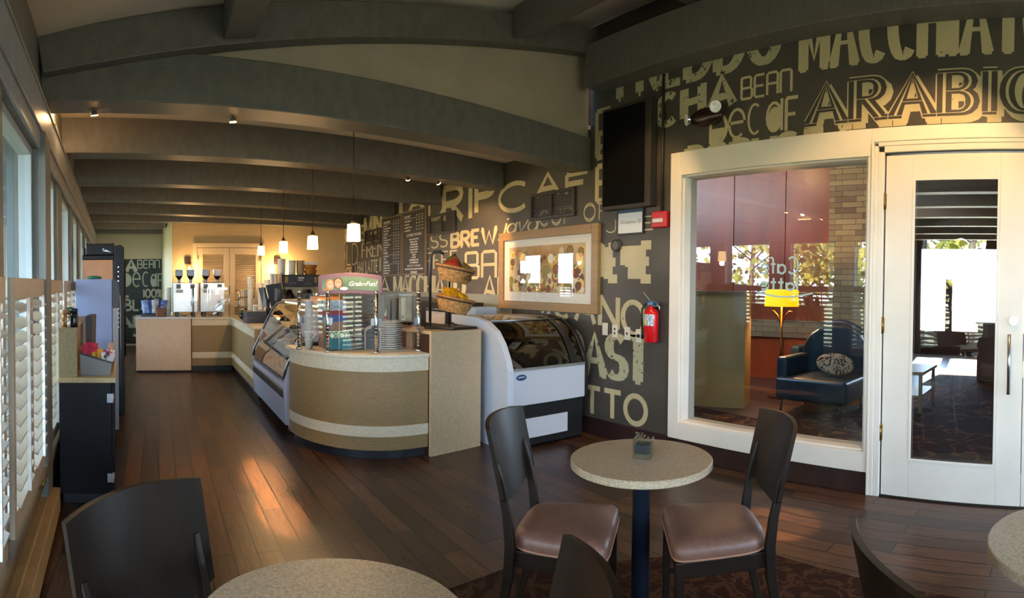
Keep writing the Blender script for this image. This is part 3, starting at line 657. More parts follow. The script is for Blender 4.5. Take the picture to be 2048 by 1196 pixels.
def board(y0, y1, z0, z1, label, side):
    t = thing('menu_board', label, 'chalkboard', (XR, (y0+y1)/2, z0), group='chalkboard menus'); f = .028
    x0 = XR-.035
    m = MB(); m.box((x0, y0, z0), (XR-.004, y0+f, z1)); m.box((x0, y1-f, z0), (XR-.004, y1, z1)); m.box((x0, y0+f, z0), (XR-.004, y1-f, z0+f)); m.box((x0, y0+f, z1-f), (XR-.004, y1-f, z1)); m.build('frame', BFRAME, t, bevel=.003)
    MB().box((x0+.01, y0+f, z0+f), (XR-.005, y1-f, z1-f)).build('chalkboard', CHALK, t)
    m = MB(); x = x0+.008; r = random.Random(5+side); yl = y1-f-.04; yr = y0+f+.04; ym = (y0+y1)/2
    def line(ya, yb, z, h=.012):
        y = ya
        while y > yb:
            wd = r.uniform(.012, .03); hh = h*r.uniform(.7, 1.3); m.add([(x, y, z-hh/2), (x, max(y-wd, yb), z-hh/2), (x, max(y-wd, yb), z+hh/2), (x, y, z+hh/2)], [(0, 1, 2, 3)]); y -= wd + r.uniform(.004, .01)
    def prices(z, n=3):
        for k in range(n): ya = yr + .05 + .10*(n-1-k); line(ya+.03, ya-.01, z, .016)
    def rule(z): m.add([(x, yl, z-.002), (x, yr, z-.002), (x, yr, z+.002), (x, yl, z+.002)], [(0, 1, 2, 3)])
    z = z1-f-.07
    if side == 0:
        for head, n in (('COFFEE & BREW', 3), ('HOT SPOT', 6), ('TEA PARTY', 2), ('COLD SPOT', 5)):
            flat_text(m, head, .052, yl, z, x, align='LEFT', bold=.002, sx=.8); prices(z); rule(z-.035); z -= .062
            for i in range(n): line(yl, yl-r.uniform(.12, .34), z, .020); prices(z, 3 if head != 'COLD SPOT' else 1); z -= .043
            z -= .012
    else:
        flat_text(m, "KID'S SPOT", .055, yl, z, x, align='LEFT', bold=.002, sx=.85); prices(z); rule(z-.035); z -= .07
        for i in range(4): line(yl, yl-r.uniform(.12, .3), z, .020); prices(z); z -= .05
        z -= .03; flat_text(m, 'CUSTOMIZE YOUR DRINK', .055, ym, z, x, bold=.001, sx=.85); z -= .07
        for i in range(10): wd = r.uniform(.05, .17); line(ym+wd, ym-wd, z, .022); z -= .041
        z -= .01; flat_text(m, 'BREAKFAST AVAILABLE', .05, ym, z, x, sx=.95); z -= .05; line(yl-.03, yr+.03, z, .022); z -= .055
        flat_text(m, 'SUNDAES', .055, ym, z, x, bold=.002); z -= .055; line(yl-.05, yl-.2, z, .026); line(ym+.08, ym-.08, z, .026); line(yr+.2, yr+.05, z, .026)
    m.build('chalk_writing', CHALKW, t)
board(8.70, 9.56, 1.62, 2.655, 'left chalkboard menu covered in columns of prices', 0)
board(7.80, 8.66, 1.62, 2.66, 'right chalkboard menu headed for kids and custom drinks', 1)

# framed artwork
t = thing('framed_artwork', 'wide wood-framed print of coloured circles with white mat', 'picture', (XR, 4.93, 1.2))
y0, y1, z0, z1 = 4.07, 5.80, 1.20, 2.10; f = .095; x0 = XR-.05; tilt = .0
OAK = mat('oak_frame', '#8a6a3a', .42, noise=(3, .12), stretch=(1, .5, 6))
m = MB(); m.box((x0, y0, z0), (XR-.002, y0+f, z1)); m.box((x0, y1-f, z0), (XR-.002, y1, z1)); m.box((x0, y0+f, z0), (XR-.002, y1-f, z0+f)); m.box((x0, y0+f, z1-f), (XR-.002, y1-f, z1)); m.build('frame', OAK, t, bevel=.005)
MB().box((XR-.024, y0+f, z0+f), (XR-.004, y1-f, z1-f)).build('mat_board', mat('mat_board', '#d9d5c9', .7), t)
ay0, ay1, az0, az1 = y0+.20, y1-.20, z0+.20, z1-.18
MB().box((XR-.026, ay0, az0), (XR-.0245, ay1, az1)).build('print', mat('print_ground', '#a5743c', .6, noise=(2.5, .5), col2='#c9b48a'), t)
m = MB(); r = random.Random(11); cols = ['#c99a1c', '#7d7b35', '#c8b98e', '#8a4f27', '#8b8568', '#d9cfae', '#8d7a3e', '#b86a2a', '#6b4226', '#e0c45a']
for i in range(230):
    fz = r.random()**2.4; cy = r.uniform(ay0+.04, ay1-.04); cz = az0 + .03 + fz*(az1-az0-.1); rad = r.uniform(.02, .06)
    rad = min(rad, cy-ay0, ay1-cy, cz-az0, az1-cz)
    if rad < .01: continue
    m.cur = r.randrange(len(cols)); x = XR-.0262-i*.000008
    pts = arc(0, 0, rad, rad, 0, 360, 18)[:-1]; m.add([(x, cy+a, cz+b) for a, b in pts], [list(range(18))])
    if r.random() < .35:
        m.cur = r.randrange(len(cols)); pts = arc(0, 0, rad*.7, rad*.7, 0, 360, 18)[:-1]; m.add([(x-.000006, cy+a, cz+b) for a, b in pts], [list(range(18))])
m.build('painted_circles', [mat('dot_%d' % i, c, .6) for i, c in enumerate(cols)], t)
m = MB(); m.add([(XR-.034, y0+f, z0+f), (XR-.034, y1-f, z0+f), (XR-.034, y1-f, z1-f), (XR-.034, y0+f, z1-f)], [(0, 1, 2, 3)]); m.build('picture_glass', pane_mat('picture_glass', (1, 1, 1), 1.3), t)

# black speaker panel, occupancy notice, alarm, conduit, disc, plates, extinguisher, emergency light
t = thing('wall_speaker', 'tall black wall speaker with a cloth grille', 'speaker', (XR, 3.68, 2.22))
m = MB(); m.box((XR-.10, 3.36, 2.20), (XR-.001, 3.97, 3.16)); m.build('cabinet', mat('speaker_case', '#2a2620', .6), t, bevel=.006)
MB().box((XR-.112, 3.425, 2.235), (XR-.10, 3.945, 3.13)).build('grille', mat('speaker_cloth', '#0a0a0b', .95, spec=.1), t, bevel=.004)
t = thing('occupancy_sign', 'white occupancy notice in a thin black frame', 'sign', (XR, 3.67, 1.97))
m = MB(); a, b, c, d, f = 3.50, 3.84, 1.965, 2.21, .014; x0 = XR-.025
m.box((x0, a, c), (XR-.002, a+f, d)); m.box((x0, b-f, c), (XR-.002, b, d)); m.box((x0, a+f, c), (XR-.002, b-f, c+f)); m.box((x0, a+f, d-f), (XR-.002, b-f, d)); m.build('frame', BLACKM, t, bevel=.002)
MB().box((x0+.008, a+f, c+f), (XR-.003, b-f, d-f)).build('paper', mat('paper', '#cdd2d6', .6), t)
m = MB(); m.box((x0+.0065, a+f, d-f-.028), (x0+.0079, b-f, d-f)); m.build('letterhead', mat('letterhead', '#2c4560', .6), t)
m = MB(); flat_text(m, 'Occupancy 20', .046, (a+b)/2, (c+d)/2-.005, x0+.007, shear=.25); m.build('lettering', mat('ink', '#1a1a1c', .6), t)
t = thing('fire_alarm', 'small red fire alarm strobe left of the lobby window', 'alarm', (XR, 3.29, 2.0))
RED = mat('alarm_red', '#b3161a', .35)
m = MB(); m.box((XR-.055, 3.205, 2.005), (XR-.001, 3.375, 2.15)); m.build('housing', RED, t, bevel=.01)
m = MB(); m.box((XR-.064, 3.24, 2.05), (XR-.055, 3.36, 2.085)); m.build('strobe', mat('strobe_lens', '#cfc8c4', .15), t, bevel=.004)
m = MB(); flat_text(m, 'FIRE', .022, 3.30, 2.068, XR-.0648, bold=.001); m.build('lettering', mat('alarm_ink', '#e0d5d0', .5), t)
m = MB(); m.tube([(XR-.018, 3.285, 2.152), (XR-.018, 3.285, 3.36)], .013); tag(m.build('conduit_pipe', mat('conduit', '#2c2822', .5)), 'thin dark conduit running up from the red alarm', 'pipe')
t = thing('wall_disc', 'round grey disc on the mural between picture and notice', 'detector', (XR, 3.85, 1.87))
m = MB(); m.cyl((XR-.03, 3.85, 1.87), (XR-.001, 3.85, 1.87), .056, .062, n=32); m.build('base', mat('disc_grey', '#4b463c', .5), t); m = MB(); m.tube([(XR-.031, 3.85+.05*math.cos(a*PI/16), 1.87+.05*math.sin(a*PI/16)) for a in range(32)], .006, closed=True); m.build('rim', BLACKM, t)
for i, (y, lab) in enumerate(((4.0, 'blank white wall plate, first of four from the picture side'), (3.865, 'white wall plate with two outlets, second of the four'), (3.70, 'white wall plate with a switch, third of the four'), (3.555, 'white wall plate with a round knob, next to the extinguisher'))):
    t = thing('wall_plate', lab, 'wall plate', (XR, y, 1.03), group='white wall plates'); z = 1.06-.012*i
    m = MB(); m.box((XR-.008, y-.036, z-.06), (XR-.0008, y+.036, z+.06)); m.build('plate', mat('plate_white', '#cfcaba', .4), t, bevel=.002)
    m = MB()
    if i == 0: m.box((XR-.010, y-.016, z-.032), (XR-.008, y+.016, z+.032)); mm = mat('plate_white', '#cfcaba', .4)
    elif i == 1: m.cyl((XR-.010, y, z+.02), (XR-.008, y, z+.02), .011, n=12); m.cyl((XR-.010, y, z-.02), (XR-.008, y, z-.02), .011, n=12); mm = BLACKM
    elif i == 2: m.box((XR-.016, y-.006, z-.012), (XR-.008, y+.006, z+.012)); mm = BLACKM
    else: m.cyl((XR-.02, y, z), (XR-.008, y, z), .017, n=16); mm = BLACKM
    m.build(('insert', 'socket', 'switch', 'knob')[i], mm, t)
t = thing('fire_extinguisher', 'red fire extinguisher with white label on the wall', 'extinguisher', (XR-.07, 3.345, 1.0))
cx, cy = XR-.075, 3.345; EX = mat('extinguisher_red', '#c01119', .25, coat=.4)
m = MB(); m.lathe([(.055, .985), (.066, .995), (.066, 1.235), (.058, 1.265), (.03, 1.29), (.022, 1.30), (.022, 1.315)], (cx, cy, 0), n=28); m.build('cylinder', EX, t)
m = MB(); n = 12; ang = [math.radians(120+120*i/n) for i in range(n+1)]
m.sheet([[(cx+.0672*math.cos(a), cy+.0672*math.sin(a), z) for a in ang] for z in (1.135, 1.20, 1.236)]); m.build('label', mat('extinguisher_label', '#cfd6da', .5, noise=(60, .3), col2='#5d6a78'), t)
m = MB(); m.sheet([[(cx+.0674*math.cos(a), cy+.0674*math.sin(a), z) for a in ang[:6]] for z in (1.136, 1.19)]); m.build('yellow_band', mat('label_yellow', '#c9b23a', .5), t)
m = MB(); m.box((cx-.022, cy-.03, 1.315), (cx+.022, cy+.03, 1.345)); m.hexa([(cx-.012, cy-.085, 1.330), (cx+.012, cy-.085, 1.330), (cx+.012, cy+.02, 1.352), (cx-.012, cy+.02, 1.352)], [(cx-.012, cy-.085, 1.338), (cx+.012, cy-.085, 1.338), (cx+.012, cy+.02, 1.36), (cx-.012, cy+.02, 1.36)]); m.box((cx-.012, cy-.075, 1.305), (cx+.012, cy-.02, 1.315)); m.build('valve', mat('valve_blue', '#5c7fa3', .35, .6), t, bevel=.003)
m = MB(); m.tube([(cx, cy+.03, 1.33), (cx, cy+.07, 1.325), (cx-.01, cy+.10, 1.28), (cx-.01, cy+.105, 1.20), (cx-.01, cy+.095, 1.10)], .009); m.cyl((cx-.01, cy+.095, 1.10), (cx-.01, cy+.09, 1.01), .012, .017); m.build('hose', BLACKM, t)
m = MB(); m.tube([(cx, cy+.02, 1.36), (cx-.01, cy+.09, 1.43)], .0025); m.build('pin', mat('pin_grey', '#b5b5b0', .4, .5), t)
m = MB(); m.tube([(cx, cy-.06, 1.33), (cx-.005, cy-.10, 1.30), (cx-.005, cy-.095, 1.275)], .006); m.build('strap', mat('pin_grey', '#b5b5b0', .4, .5), t)
m = MB(); m.box((cx+.05, cy-.02, 1.05), (XR-.001, cy+.02, 1.30)); m.build('bracket', BLACKM, t)
t = thing('emergency_light', 'dark oval emergency light with two round lamps', 'light', (XR-.06, 2.79, 2.9))
M4 = Matrix.Translation((XR-.055, 2.79, 2.895)) @ Matrix.Diagonal((.055, .17, .075, 1)); m = MB(); m.lathe([(max(1e-5, math.sin(PI*i/14)), -math.cos(PI*i/14)) for i in range(15)], n=28, M=M4, cap=False); m.build('body', mat('emergency_body', '#2a1a17', .25), t)
for k, (y, z, dy) in enumerate(((2.66, 2.945, -.35), (2.93, 2.885, .75))):
    p = Vector((XR-.095, y, z)); d = Vector((-1, dy, -.15)).normalized()
    m = MB(); m.cyl(p-d*.02, p+d*.03, .028, .052, n=20); lh = m.build('lamp_head', mat('lamp_chrome', '#c9ccd2', .12, 1.), t)
    m = MB(); m.cyl(p+d*.03, p+d*.034, .050, .046, n=20); m.build('lens', mat('lamp_lens', '#eef1f6', .15, .0, noise=(40, .2)), lh)
# ------------------------------------------------------------------ the service counter
STONE = mat('counter_stone', '#cbbfa6', .3, noise=(70, .10)); BANDL = mat('counter_cream_laminate', '#cdbfa2', .45, noise=(45, .08)); BANDB = mat('counter_straw_laminate', '#8c7148', .5, noise=(18, .16), stretch=(1, 1, 14)); KICK = mat('toe_kick', '#14151a', .5)
PANELM = mat('panel_laminate', '#b39a78', .42, noise=(40, .07)); PANELP = mat('end_panel_laminate', '#c9ab8b', .42, noise=(30, .06))
CX, CY, CA, CB = 2.08, 5.36, .83, .95
def curve(off=0., n=22):                       # outline from the case side round to the front
    P = [(CX-(CA+off)*math.cos(math.radians(90*i/n)), CY-(CB+off)*math.sin(math.radians(90*i/n))) for i in range(n+1)]
    return P + [(2.245, CY-CB-off)]
def band(mb, off, z0, z1, th=.02):
    o = curve(off); i = curve(off-th)
    mb.sheet([[(x, y, z0) for x, y in o], [(x, y, z1) for x, y in o]], None); mb.sheet([[(x, y, z1) for x, y in o], [(x, y, z1) for x, y in i]], None, smooth=False); mb.sheet([[(x, y, z0) for x, y in o], [(x, y, z0) for x, y in i]], None, smooth=False)
t = thing('counter_unit', 'curved counter end with straw panel and two cream bands', 'counter', (1.7, 4.9, 0))
m = MB(); band(m, 0, .08, .86); m.prism(curve(-.02) + [(2.245, 5.36)], .08, .86); m.build('body', BANDB, t)
m = MB(); band(m, .006, .745, .862); m.build('upper_band', BANDL, t)
m = MB(); band(m, .006, .195, .285); m.build('lower_band', BANDL, t)
m = MB(); m.prism(curve(-.045) + [(2.245, 5.36)], 0, .08); m.build('toe_kick', KICK, t)
m = MB(); m.prism(curve(.03) + [(2.245, 5.42), (1.22, 5.42)], .862, .892); m.build('worktop', STONE, t, bevel=.004)
# tall end panel with raised shelf
t = thing('end_cabinet', 'tall tan counter end unit between the curved counter and freezer', 'counter', (2.5, 4.6, 0))
dp = Vector((.56, .085, 0)).normalized(); dn = Vector((-dp.y, dp.x, 0)); A = Vector((2.25, 4.365, 0))
def q(s_, d_, z): return A + dp*s_ + dn*d_ + Vector((0, 0, z))
def qb(m, s0, s1, d0, d1, z0, z1): m.hexa([q(s0,d0,z0), q(s1,d0,z0), q(s1,d1,z0), q(s0,d1,z0)], [q(s0,d0,z1), q(s1,d0,z1), q(s1,d1,z1), q(s0,d1,z1)]); return m
qb(MB(), 0, .565, 0, .03, 0, 1.075).build('front_panel', PANELM, t, bevel=.003)
qb(MB(), .535, .565, .031, .75, 0, 1.075).build('side_panel', PANELM, t)
qb(MB(), .05, .534, .031, .6, 1.045, 1.075).build('shelf', PANELM, t)
qb(MB(), .14, .17, .5, .6, .0, 1.044).build('rear_post', PANELM, t)
# straight run to the corner and the back run
t = thing('counter_unit', 'straight counter run behind the pastry case up to the corner', 'counter', (1.5, 8, 0))
m = MB(); m.box((1.25, 7.36, .10), (1.85, 10.3, .885)); m.build('body', BANDB, t)
m = MB(); m.box((1.242, 7.36, .78), (1.25, 9.655, .886)); m.build('upper_band', BANDL, t)
m = MB(); m.box((1.242, 7.36, .23), (1.25, 9.655, .33)); m.build('lower_band', BANDL, t)
m = MB(); m.box((1.30, 7.36, 0), (1.8, 10.3, .10)); m.build('toe_kick', KICK, t)
m = MB(); m.box((1.22, 7.36, .887), (1.88, 10.33, .92)); m.build('worktop', STONE, t, bevel=.004)
t = thing('counter_unit', 'rear counter run under the steel grinders', 'counter', (.9, 10, 0))
m = MB(); m.box((.57, 9.66, .10), (1.249, 10.3, .885)); m.build('body', BANDB, t)
m = MB(); m.box((.57, 9.652, .78), (1.241, 9.66, .886)); m.build('upper_band', BANDL, t)
m = MB(); m.box((.57, 9.652, .23), (1.241, 9.66, .33)); m.build('lower_band', BANDL, t)
m = MB(); m.box((.57, 9.71, 0), (1.249, 10.3, .10)); m.build('toe_kick', KICK, t)
m = MB(); m.box((.56, 9.63, .887), (1.219, 10.33, .92)); m.build('worktop', STONE, t, bevel=.004)
t = thing('counter_unit', 'plain pinkish end panel unit at the far left of the counter', 'counter', (.1, 9.9, 0))
m = MB(); m.box((-.37, 9.62, .03), (.555, 10.3, .90)); m.build('body', PANELP, t, bevel=.003)
m = MB(); m.box((-.30, 9.70, 0), (.5, 10.25, .03)); m.build('plinth', KICK, t)
m = MB(); m.box((-.385, 9.60, .90), (.557, 10.33, .925)); m.build('worktop', mat('worktop_white', '#c9ccd0', .25), t, bevel=.003)
# counter along the mural wall behind the bar
t = thing('counter_unit', 'low back-bar counter along the mural wall', 'counter', (3.6, 7.5, 0))
m = MB(); m.box((3.36, 5.5, .09), (3.935, 11.6, .87)); m.build('body', mat('back_bar', '#4a3427', .5), t)
m = MB(); m.box((3.42, 5.5, 0), (3.93, 11.6, .09)); m.build('toe_kick', KICK, t)
m = MB(); m.box((3.32, 5.5, .871), (3.945, 11.65, .91)); m.build('worktop', mat('back_bar_top', '#6f5a48', .35), t)
o = MB().box((XR-.02, 5.55, .911), (XR-.013, 11.6, 1.36)).build('backsplash', mat('backsplash_grey', '#7d817c', .35, .3)); tag(o, 'grey splash panel along the wall behind the microwave', 'splashback')
t = thing('counter_unit', 'rear corner counter carrying the tall coffee brewer', 'counter', (2.6, 11.3, 0))
m = MB(); m.box((2.2, 11.05, 0), (3.3, 11.65, .88)); m.build('body', mat('back_bar', '#4a3427', .5), t)
m = MB(); m.box((2.18, 11.02, .881), (3.31, 11.65, .915)); m.build('worktop', mat('back_bar_top', '#6f5a48', .35), t)

# glass sneeze guard round the curved counter
GLASS = pane_mat('guard_glass', (.94, .96, .96), 2.6)
CHROME = mat('chrome_post', '#c4c7c9', .18, 1.)
posts = [(1.27, 5.06), (1.45, 4.76), (1.82, 4.555), (2.225, 4.56)]
t = thing('sneeze_guard', 'faceted glass sneeze guard on four chrome posts', 'sneeze guard', (1.75, 4.8, .892))
for i, (x, y) in enumerate(posts):
    m = MB(); m.cyl((x, y, .892), (x, y, 1.405), .017, n=14); m.cyl((x, y, .892), (x, y, .91), .03, n=16); m.ball((x, y, 1.41), .019)
    for k in range(14): z = .94+k*.032; m.cyl((x, y, z), (x, y, z+.008), .0180, n=12)
    m.build('post', CHROME, t)
for i in range(3):
    a, b = Vector((*posts[i], 0)), Vector((*posts[i+1], 0)); d = (b-a).normalized()
    a2, b2 = a+d*.022, b-d*.022
    m = MB(); m.add([(a2.x, a2.y, .905), (b2.x, b2.y, .905), (b2.x, b2.y, 1.40), (a2.x, a2.y, 1.40)], [(0, 1, 2, 3)]); m.build('glass_panel', GLASS, t)
    for c in (a+d*.03, b-d*.03):
        m = MB(); nn = Vector((-d.y, d.x, 0)); m.hexa([c-d*.015-nn*.012+Vector((0,0,1.13)), c+d*.015-nn*.012+Vector((0,0,1.13)), c+d*.015+nn*.012+Vector((0,0,1.13)), c-d*.015+nn*.012+Vector((0,0,1.13))], [c-d*.015-nn*.012+Vector((0,0,1.19)), c+d*.015-nn*.012+Vector((0,0,1.19)), c+d*.015+nn*.012+Vector((0,0,1.19)), c-d*.015+nn*.012+Vector((0,0,1.19))]); m.build('clamp', mat('clamp', '#8f9294', .3, .8), t)
# purple arched sign over the glass
t = thing('arched_sign', 'purple arched sign with two smiling faces above the glass', 'sign', (1.63, 4.70, 1.41))
sa, sb = Vector((1.385, 4.83, 0)), Vector((1.90, 4.615, 0)); sd = (sb-sa).normalized(); SM = frame_at(sa, sd)
Ls = (sb-sa).length; sn = SM.to_3x3() @ Vector((0, 0, 1))
if sn.y > 0: sgn = -1
else: sgn = 1
def sp(x, z, o): p = sa + sd*x; v = sn*sgn*o; return Vector((p.x+v.x, p.y+v.y, z))
def arch(x0, x1, z0, z1, sag, n=14): 
    top = [(x0+(x1-x0)*i/n, z1+sag*math.sin(PI*i/n)) for i in range(n+1)]; bot = [(x0+(x1-x0)*i/n, z0+sag*.55*math.sin(PI*i/n)) for i in range(n+1)]
    return top, bot
def archslab(m, x0, x1, z0, z1, sag, o0, o1):
    tp, bt = arch(x0, x1, z0, z1, sag); n = len(tp)
    m.extr([sp(x, z, o0) for x, z in bt] + [sp(x, z, o0) for x, z in tp[::-1]], sn*sgn*(o1-o0)); return m
archslab(MB(), 0, Ls, 1.385, 1.555, .028, 0, .025).build('frame', mat('sign_purple', '#6d5360', .5), t, bevel=.006)
GREEN = mat('sign_green', '#3d5a48', .5, noise=(4, .5), col2='#6b8a70')
archslab(MB(), .035, Ls-.035, 1.42, 1.522, .026, .0255, .0275).build('sign_face', GREEN, t)
m = MB()
fc = ['#d0a58c', '#c2957a', '#dfc9b8', '#5b3a2a', '#a4784a', '#f0e8e2', '#8a3b36']
def disc(cx, cz, rx, rz, mi, o, n=20): m.cur = mi; m.add([sp(cx+rx*math.cos(2*PI*k/n), cz+rz*math.sin(2*PI*k/n), o) for k in range(n)], [list(range(n))])
disc(.105, 1.478, .040, .050, 4, .0280); disc(.108, 1.474, .029, .040, 0, .0283); disc(.175, 1.492, .042, .048, 3, .0281); disc(.175, 1.490, .031, .040, 1, .0284)
for cx, cz in ((.108, 1.474), (.175, 1.490)):
    disc(cx-.011, cz+.010, .005, .0035, 3, .0288, 8); disc(cx+.011, cz+.010, .005, .0035, 3, .0288, 8); disc(cx, cz-.018, .016, .008, 6, .0288, 12); disc(cx, cz-.0165, .013, .005, 5, .0290, 12); disc(cx, cz-.003, .004, .007, 0 if cx > .15 else 1, .0287, 8)
disc(.075, 1.436, .028, .014, 4, .0282); disc(.225, 1.445, .035, .014, 5, .0282)
m.build('portraits', [mat('portrait_%d' % i, c, .6) for i, c in enumerate(fc)], t)
m = MB(); vs, fs = text_mesh('Grab', .055, .3, .001); m.add([sp(.32+v.x, 1.485+v.y, .0285) for v in vs], fs); vs, fs = text_mesh('some', .024, .3); m.add([sp(.392+v.x, 1.487+v.y, .0285) for v in vs], fs); vs, fs = text_mesh('Fun!', .055, .3, .001); m.add([sp(.46+v.x, 1.485+v.y, .0285) for v in vs], fs)
m.add([sp(.375, 1.470, .0285), sp(.41, 1.472, .0285), sp(.41, 1.474, .0285), sp(.375, 1.472, .0285)], [(0,1,2,3)]); m.build('lettering', mat('sign_white', '#e8e8e0', .5), t)
for x, z in ((.012, 1.40), (.012, 1.555), (Ls-.012, 1.40), (Ls-.012, 1.555), (Ls/2, 1.403)):
    m = MB(); p = sp(x, z, .025); m.cyl(p, p + sn*sgn*.003, .006, n=10); m.build('screw', BLACKM, t)
for x in (.08, Ls-.06):
    m = MB(); m.cyl(sp(x, .893, .0), sp(x, 1.39, .0), .006, n=8); m.build('support_rod', CHROME, t)
# things behind the glass
CUPW = mat('paper_white', '#e8e4da', .6); TEAL = mat('teal_box', '#1f6d7d', .5)
t = thing('snack_box', 'teal box of round white and green packs behind the glass', 'box', (1.62, 4.86, .892))
m = MB(); m.box((1.50, 4.86, .895), (1.70, 5.05, .90)); 
for a, b in (((1.50, 4.86, .895), (1.70, 4.865, 1.0)), ((1.50, 5.045, .895), (1.70, 5.05, 1.0)), ((1.50, 4.865, .895), (1.505, 5.045, 1.0)), ((1.695, 4.865, .895), (1.70, 5.045, 1.0))): m.box(a, b)
m.build('tray', TEAL, t)
for k in range(4):
    m = MB(); p = Vector((1.53+.045*k, 4.90+.03*(k % 2), 1.02)); dd = Vector((.1, -1, .25)).normalized(); m.cyl(p-dd*.01, p+dd*.01, .042, n=24)
    pk = m.build('snack_pack', mat('pack_white', '#d9e6dc', .4), t); m = MB(); m.cyl(p+dd*.0101, p+dd*.012, .034, n=24); pl_ = m.build('pack_label', mat('pack_green', '#2f7f62', .4), pk); m = MB(); m.cyl(p+dd*.0121, p+dd*.0135, .022, n=20); pl2 = m.build('pack_center', mat('pack_white', '#d9e6dc', .4), pk)
def bag_stack(x, y, z, n, cols, label):
    for k in range(n):
        m = MB(); r = random.Random(k+int(x*100)); w2, d2, h2 = .075, .05, .018; dx = r.uniform(-.006, .006)
        rows = []
        for i in range(7):
            u = -1+2*i/6; rows.append([(x+dx+w2*u, y+d2*v, z+k*.034+.016+h2*(1-u*u)**.5*(1-v*v)**.5*.9) for v in (-1, -.6, 0, .6, 1)])
        m.sheet(rows); rows = [[(px_, py_, 2*(z+k*.034+.016)-pz_) for px_, py_, pz_ in row] for row in rows]; m.sheet(rows)
        o = m.build('snack_bag', mat('bag_%s' % cols[k % len(cols)].lstrip('#'), cols[k % len(cols)], .25)); tag(o, label, 'snack bag', 'snack bags stacked behind the glass')
bag_stack(1.80, 4.90, .892, 9, ['#77797f', '#a9a6a0', '#5d6a86', '#8c8f95'], 'silvery snack bag in the stack behind the glass guard')
t = thing('display_box', 'small display carton with red and blue bands behind glass', 'box', (1.62, 5.2, .892))
m = MB(); m.box((1.52, 5.12, .893), (1.74, 5.30, 1.13)); m.build('carton', mat('carton_tan', '#b98b6b', .6), t); m = MB(); m.box((1.518, 5.118, 1.131), (1.742, 5.302, 1.19)); m.build('blue_band', mat('blue_card', '#4869ad', .5), t); m = MB(); m.box((1.518, 5.118, 1.191), (1.742, 5.302, 1.235)); m.build('red_band', mat('red_card', '#a8323d', .5), t); m = MB(); m.box((1.52, 5.12, 1.236), (1.74, 5.30, 1.33)); m.build('packets', mat('packets_pale', '#b8c3c9', .4, noise=(30, .4)), t)
# saucers on edge / plates
PLATE = mat('plate_china', '#cfc8bd', .25)
for k in range(13):
    m = MB(); z = .8925+k*.0195; m.lathe([(.0, z+.004), (.06, z), (.065, z), (.118, z+.016), (.118, z+.0195), (.112, z+.0185), (.07, z+.006), (0, z+.006)], (2.06, 4.83, 0), n=32, cap=False)
    tag(m.build('plate', PLATE), ('white plate in the stack right of the napkin holder' if k < 12 else 'topmost plate of the white stack by the napkin holder'), 'plate', 'stack of white plates')
t = thing('napkin_holder', 'dark napkin holder with arched pale edge behind the glass', 'napkin holder', (1.86, 4.82, .892))
m = MB(); hx, hy = 1.885, 4.80; hd = Vector((.86, -.2, 0)).normalized(); hn = Vector((-hd.y, hd.x, 0))
def hb(s0, s1, d0, d1, z0, z1, name, mm, bev=.003):
    m = MB(); P = Vector((hx, hy, 0)); c = [P+hd*s0+hn*d0, P+hd*s1+hn*d0, P+hd*s1+hn*d1, P+hd*s0+hn*d1]
    m.hexa([v+Vector((0,0,z0)) for v in c], [v+Vector((0,0,z1)) for v in c]); return m.build(name, mm, t, bevel=bev)
m = MB(); pr = [(-.075, .893), (.075, .893)] + [(.075*math.cos(a), 1.06+.05*math.sin(a)) for a in [PI*i/10 for i in range(11)]]
m.extr([Vector((hx, hy, z))+hd*x for x, z in pr], hn*.09); m.build('body', mat('holder_grey', '#9a9894', .4), t, bevel=.003)
m = MB(); pr = [(-.062, .90), (.062, .90)] + [(.062*math.cos(a), 1.05+.035*math.sin(a)) for a in [PI*i/10 for i in range(11)]]; m.extr([Vector((hx, hy, z))+hd*x-hn*.0005 for x, z in pr], -hn*.006); m.build('face_plate', mat('holder_dark', '#3a3d40', .5), t)
hb(-.012, .012, -.02, -.007, 1.0, 1.13, 'tab', BLACKM)
for k in range(6):      # white cup stack at the left post
    m = MB(); z = .893+.07*k; m.lathe([(.028, z), (.040, z+.085), (.042, z+.086), (.042, z+.090)], (1.36, 5.06, 0), n=20); tag(m.build('paper_cup', CUPW), 'white paper cup in the tall stack by the leftmost guard post', 'cup', 'cup stack behind the guard glass')
t = thing('round_tray', 'round pale tray leaning behind the left glass panel', 'tray', (1.52, 5.3, .92))
m = MB(); p = Vector((1.50, 5.33, 1.08)); dd = Vector((-.3, -.9, .25)).normalized(); m.cyl(p-dd*.005, p+dd*.005, .155, n=40); m.build('disc', mat('tray_pale', '#b9b1b6', .35), t); m = MB(); m.box((1.36, 5.30, .892), (1.64, 5.41, .925)); m.build('stand', BLACKM, t)
m = MB(); m.tube([(1.36, 4.96, .9), (1.37, 4.95, 1.0), (1.40, 4.95, 1.06), (1.43, 4.95, 1.0), (1.42, 4.95, .95)], .006); m.cyl((1.36, 4.96, .893), (1.36, 4.96, .90), .03); tag(m.build('tongs_hook', STEEL), 'small steel hook stand behind the left glass panel', 'hook')

